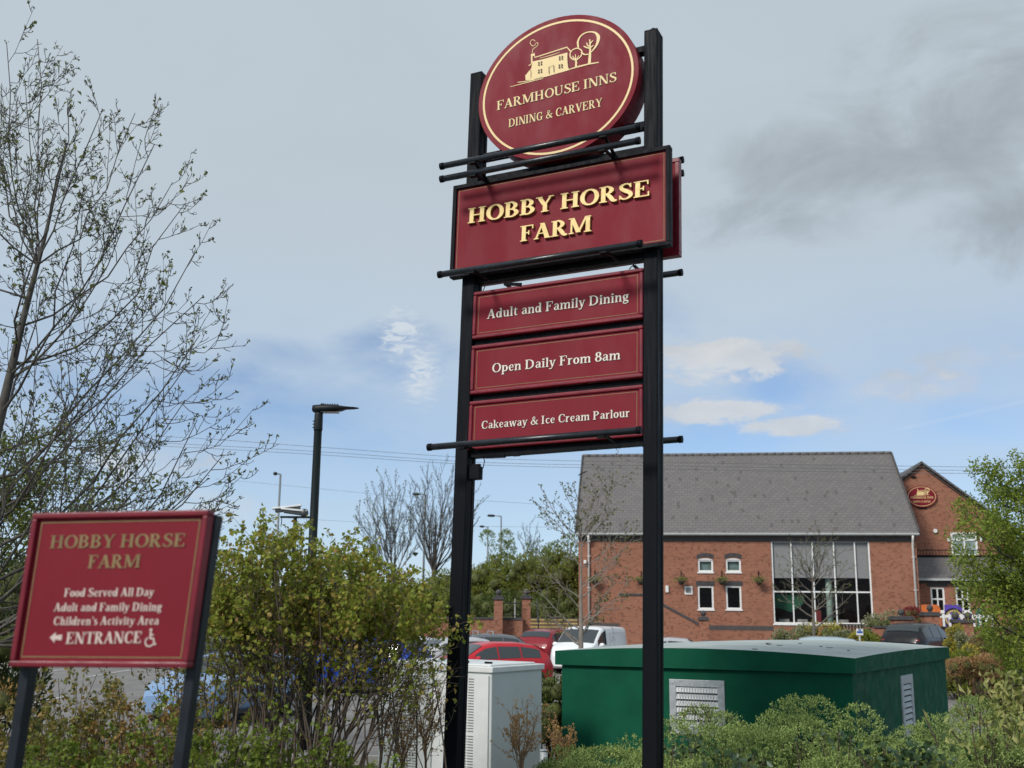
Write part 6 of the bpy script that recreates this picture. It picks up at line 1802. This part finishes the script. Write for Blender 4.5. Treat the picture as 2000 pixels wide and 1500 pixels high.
# ------------------------------------------------------------------ lamps, cameras, wires, small signs
def build_street():
    pole_m = mat('dark_green_black_pole', (.006, .011, .012), .5, spec=.2, var=.25, vscale=8, stretch=(1, 1, .1))
    head_m = mat('lamp_head_black', (.014, .017, .019), .5, spec=.3)
    grey = mat('grey_steel_pole', (.20, .22, .23), .5, metal=.3)
    # near lamp column
    Y = 20.0; t = at(623, 800, Y); g = th(t.x, Y); z = t.z - g
    o = thing('street_lamp', 'dark green street lamp with flat lantern rising behind the bush', 'street lamp', (t.x, Y, g))
    m = MB(); m.tube([(0, 0, -.2), (0, 0, 1.6), (0, 0, 1.65), (0, 0, z - .36)], [.11, .11, .085, .075], 16); m.build('pole', [pole_m], o)
    m = MB(); m.tube([(0, 0, z - .40), (0, 0, z - .38), (.0, 0, z - .10), (.01, 0, z - .02)], [.082, .086, .080, .075], 16)
    for k in range(3): m.tube([(-.085, -.0, z - .34 + k * .06), (-.105, 0, z - .34 + k * .06)], .012, 8)
    m.build('spigot', [head_m], o)
    m = MB()
    prof = [(-.125, -.02, .05, .05), (-.11, -.045, .075, .10), (.0, -.05, .085, .12), (.15, -.045, .085, .15), (.30, -.03, .08, .16), (.42, -.012, .07, .13), (.50, .015, .062, .10), (.68, .022, .054, .07), (.75, .03, .045, .04)]
    R = []
    for x, z0, z1, w in prof: R.append([(x, -w, z + (z0 + z1) / 2), (x, -w * .8, z + z1 - .006), (x, 0, z + z1), (x, w * .8, z + z1 - .006), (x, w, z + (z0 + z1) / 2), (x, w * .8, z + z0), (x, 0, z + z0), (x, -w * .8, z + z0)])
    m.add([p for r in R for p in r], [(i * 8 + k, i * 8 + (k + 1) % 8, (i + 1) * 8 + (k + 1) % 8, (i + 1) * 8 + k) for i in range(len(R) - 1) for k in range(8)], 0, True)
    m.add(R[0], [list(range(8))]); m.add(R[-1], [list(range(8))])
    for k in range(6): m.box(.12 + k * .045, .135 + k * .045, -.10, .10, z + .075, z + .10)
    m.tube([(.06, 0, z + .08), (.06, 0, z + .115)], .035, 12)
    h = m.build('lantern', [head_m], o)
    m = MB(); m.box(.05, .38, -.09, .09, z - .058, z - .05); m.build('lens', [mat('lamp_lens', (.5, .5, .48), .2)], h)
    # far lamp columns
    for px, py, Y, L, lab in ((548, 926, 62, -.42, 'thin grey lamp column with short flat head left of the dark street lamp'), (979, 1008, 88, -1.15, 'far lamp column with long arm above the hedge, right one of two'),
                              (953, 1029, 98, -.75, 'far lamp column with long arm above the hedge, left one of two'), (831, 966, 78, -.9, 'far lamp column standing among the skyline trees')):
        t = at(px, py, Y); g = th(t.x, Y); z = t.z - g
        o = thing('lamp_column', lab, 'street lamp', (t.x, Y, g), 0, 'far lamp columns')
        m = MB(); m.tube([(0, 0, -.2), (0, 0, z)], [.09, .06], 8); m.build('pole', [grey], o)
        m = MB(); m.tube([(0, 0, z - .02), (L * .5, 0, z + .03)], .04, 6); m.build('arm', [grey], o)
        m = MB(); m.tube([(L * .45, 0, z + .02), (L * .55, 0, z + .02), (L * .9, 0, z + .03), (L, 0, z + .03)], [.05, .10, .10, .04], 8); m.build('lantern', [head_m], o)
    # CCTV pole
    Y = 30; t = at(577, 1010, Y); g = th(t.x, Y); z = t.z - g
    o = thing('camera_pole', 'pole with white hooded security cameras left of the dark street lamp', 'security camera', (t.x, Y, g))
    m = MB(); m.tube([(0, 0, -.2), (0, 0, z)], [.07, .05], 10); m.build('pole', [pole_m], o)
    m = MB(); m.tube([(-.42, 0, z), (.42, 0, z)], .03, 8); m.tube([(-.38, 0, z), (-.38, 0, z - .22)], .012, 6); m.build('crossarm', [pole_m], o)
    for dx, a, s in ((-.22, .30, 1.0), (-.02, -.25, .9)):
        m = MB()
        c, sn = math.cos(a), math.sin(a)
        m.bar((dx - .34 * s, -.05, z + .16), (dx + .34 * s, .05, z + .16 + sn * .3), .2, .10); hood = m.build('camera', [mat('camera_dark', (.06, .065, .07), .4)], o, bevel=.02)
        m = MB(); m.bar((dx - .42 * s, -.06, z + .22), (dx + .36 * s, .05, z + .24 + sn * .3), .26, .05); m.build('sun_hood', [WHITE()], hood, bevel=.015)
    m = MB(); m.sphere((.24, 0, z + .12), .12, 10, 8); m.build('lamp', [mat('camera_dark', (.06, .065, .07), .4)], o)
    # overhead wires
    wire = mat('wire_grey', (.12, .13, .14), .6)
    for pts, lab in ((((-200, 828), (330, 853), (620, 873), (940, 895), (1300, 903), (1743, 910), (2200, 916)), 'uppermost of the three overhead wires crossing the sky'), (((-200, 842), (330, 866), (620, 882), (940, 903), (1300, 910), (1743, 917), (2200, 922)), 'middle of the three overhead wires crossing the sky'),
                     (((-200, 848), (330, 872), (620, 888), (940, 908), (1300, 916), (1743, 923), (2200, 928)), 'lowest of the three overhead wires crossing the sky')):
        P = [at(x, y, 47.0) for x, y in pts]
        C = _cr([(p.x, p.z, 0) for p in P], False, 8)
        o = MB(); o.tube([(c[0], 47.0, c[1]) for c in C], .009, 5)
        tag(o.build('overhead_wire', [wire]), lab, 'power line', 'overhead wires')
    for (xa, ya, xb, yb), lab in (((420, 935, 1060, 985), 'faint distant wire dipping behind the skyline trees'), ((560, 1012, 1100, 1030), 'faint lower distant wire just above the hedge')):
        a, b = at(xa, ya, 110), at(xb, yb, 110); m = MB(); m.tube([a, (a + b) / 2 - Vector((0, 0, .3)), b], .012, 5)
        tag(m.build('overhead_wire', [wire]), lab, 'power line', 'overhead wires')
    # accessible parking sign
    Y = 45.2; a, b = at(1672, 1228, Y), at(1686, 1240.5, Y); cx = (a.x + b.x) / 2; g = th(cx, Y)
    o = thing('parking_sign', 'small blue and white accessible parking sign beside the lime shrub', 'sign', (cx, Y, g))
    w = (b.x - a.x) / 2; z0, z1 = b.z - g, a.z - g
    m = MB(); m.tube([(0, .03, -.1), (0, .03, z1)], .03, 8); m.build('post', [GRILL()], o)
    m = MB(); m.box(-w, w, -.012, .012, z0, z1); bd = m.build('board', [WHITE()], o)
    m = MB(); m.add([(-w * .85, -.016, z0 + (z1 - z0) * .30), (w * .85, -.016, z0 + (z1 - z0) * .30), (w * .85, -.016, z0 + (z1 - z0) * .62), (-w * .85, -.016, z0 + (z1 - z0) * .62)], [(0, 1, 2, 3)])
    m.add([(-w * .4, -.016, z0 + (z1 - z0) * .66), (w * .4, -.016, z0 + (z1 - z0) * .66), (w * .4, -.016, z1 - .012), (-w * .4, -.016, z1 - .012)], [(0, 1, 2, 3)])
    m.build('blue_panel', [mat('sign_blue', (.01, .09, .40), .4)], bd)
    m = MB(lambda x, y, w_: (x, -.02 - w_, y)); wheelchair(m, .0, z0 + (z1 - z0) * .82, (z1 - z0) * .30, 0.0); m.build('wheelchair_symbol', [WHITE()], bd, origin=(0, 0, 0))
    # bench slats showing below the window
    p = at(1664, 1222, 48.2)
    o = thing('bench_back', 'dark slatted bench back below the right end of the tall window', 'bench', (p.x, 48.2, th(p.x, 48.2)))
    h = p.z - th(p.x, 48.2)
    m = MB()
    for k in range(7): m.box(-.45 + k * .14, -.39 + k * .14, -.02, .02, .35, h)
    m.build('slat', [mat('bench_dark', (.03, .025, .02), .6)], o)
    m = MB(); m.box(-.55, .55, -.03, .03, h, h + .07); m.box(-.55, .55, -.45, .0, .40, .46)
    for x in (-.5, .45): m.box(x, x + .06, -.4, .02, 0, .4)
    m.build('frame', [mat('bench_dark', (.03, .025, .02), .6)], o)


build_ground()
build_pub()
build_walls()
build_kiosk()
build_cabinet()
build_pylon()
build_entrance()
build_cars()
build_street()
build_vegetation()
for _o in bpy.data.objects:
    if 'org' in _o: del _o['org']
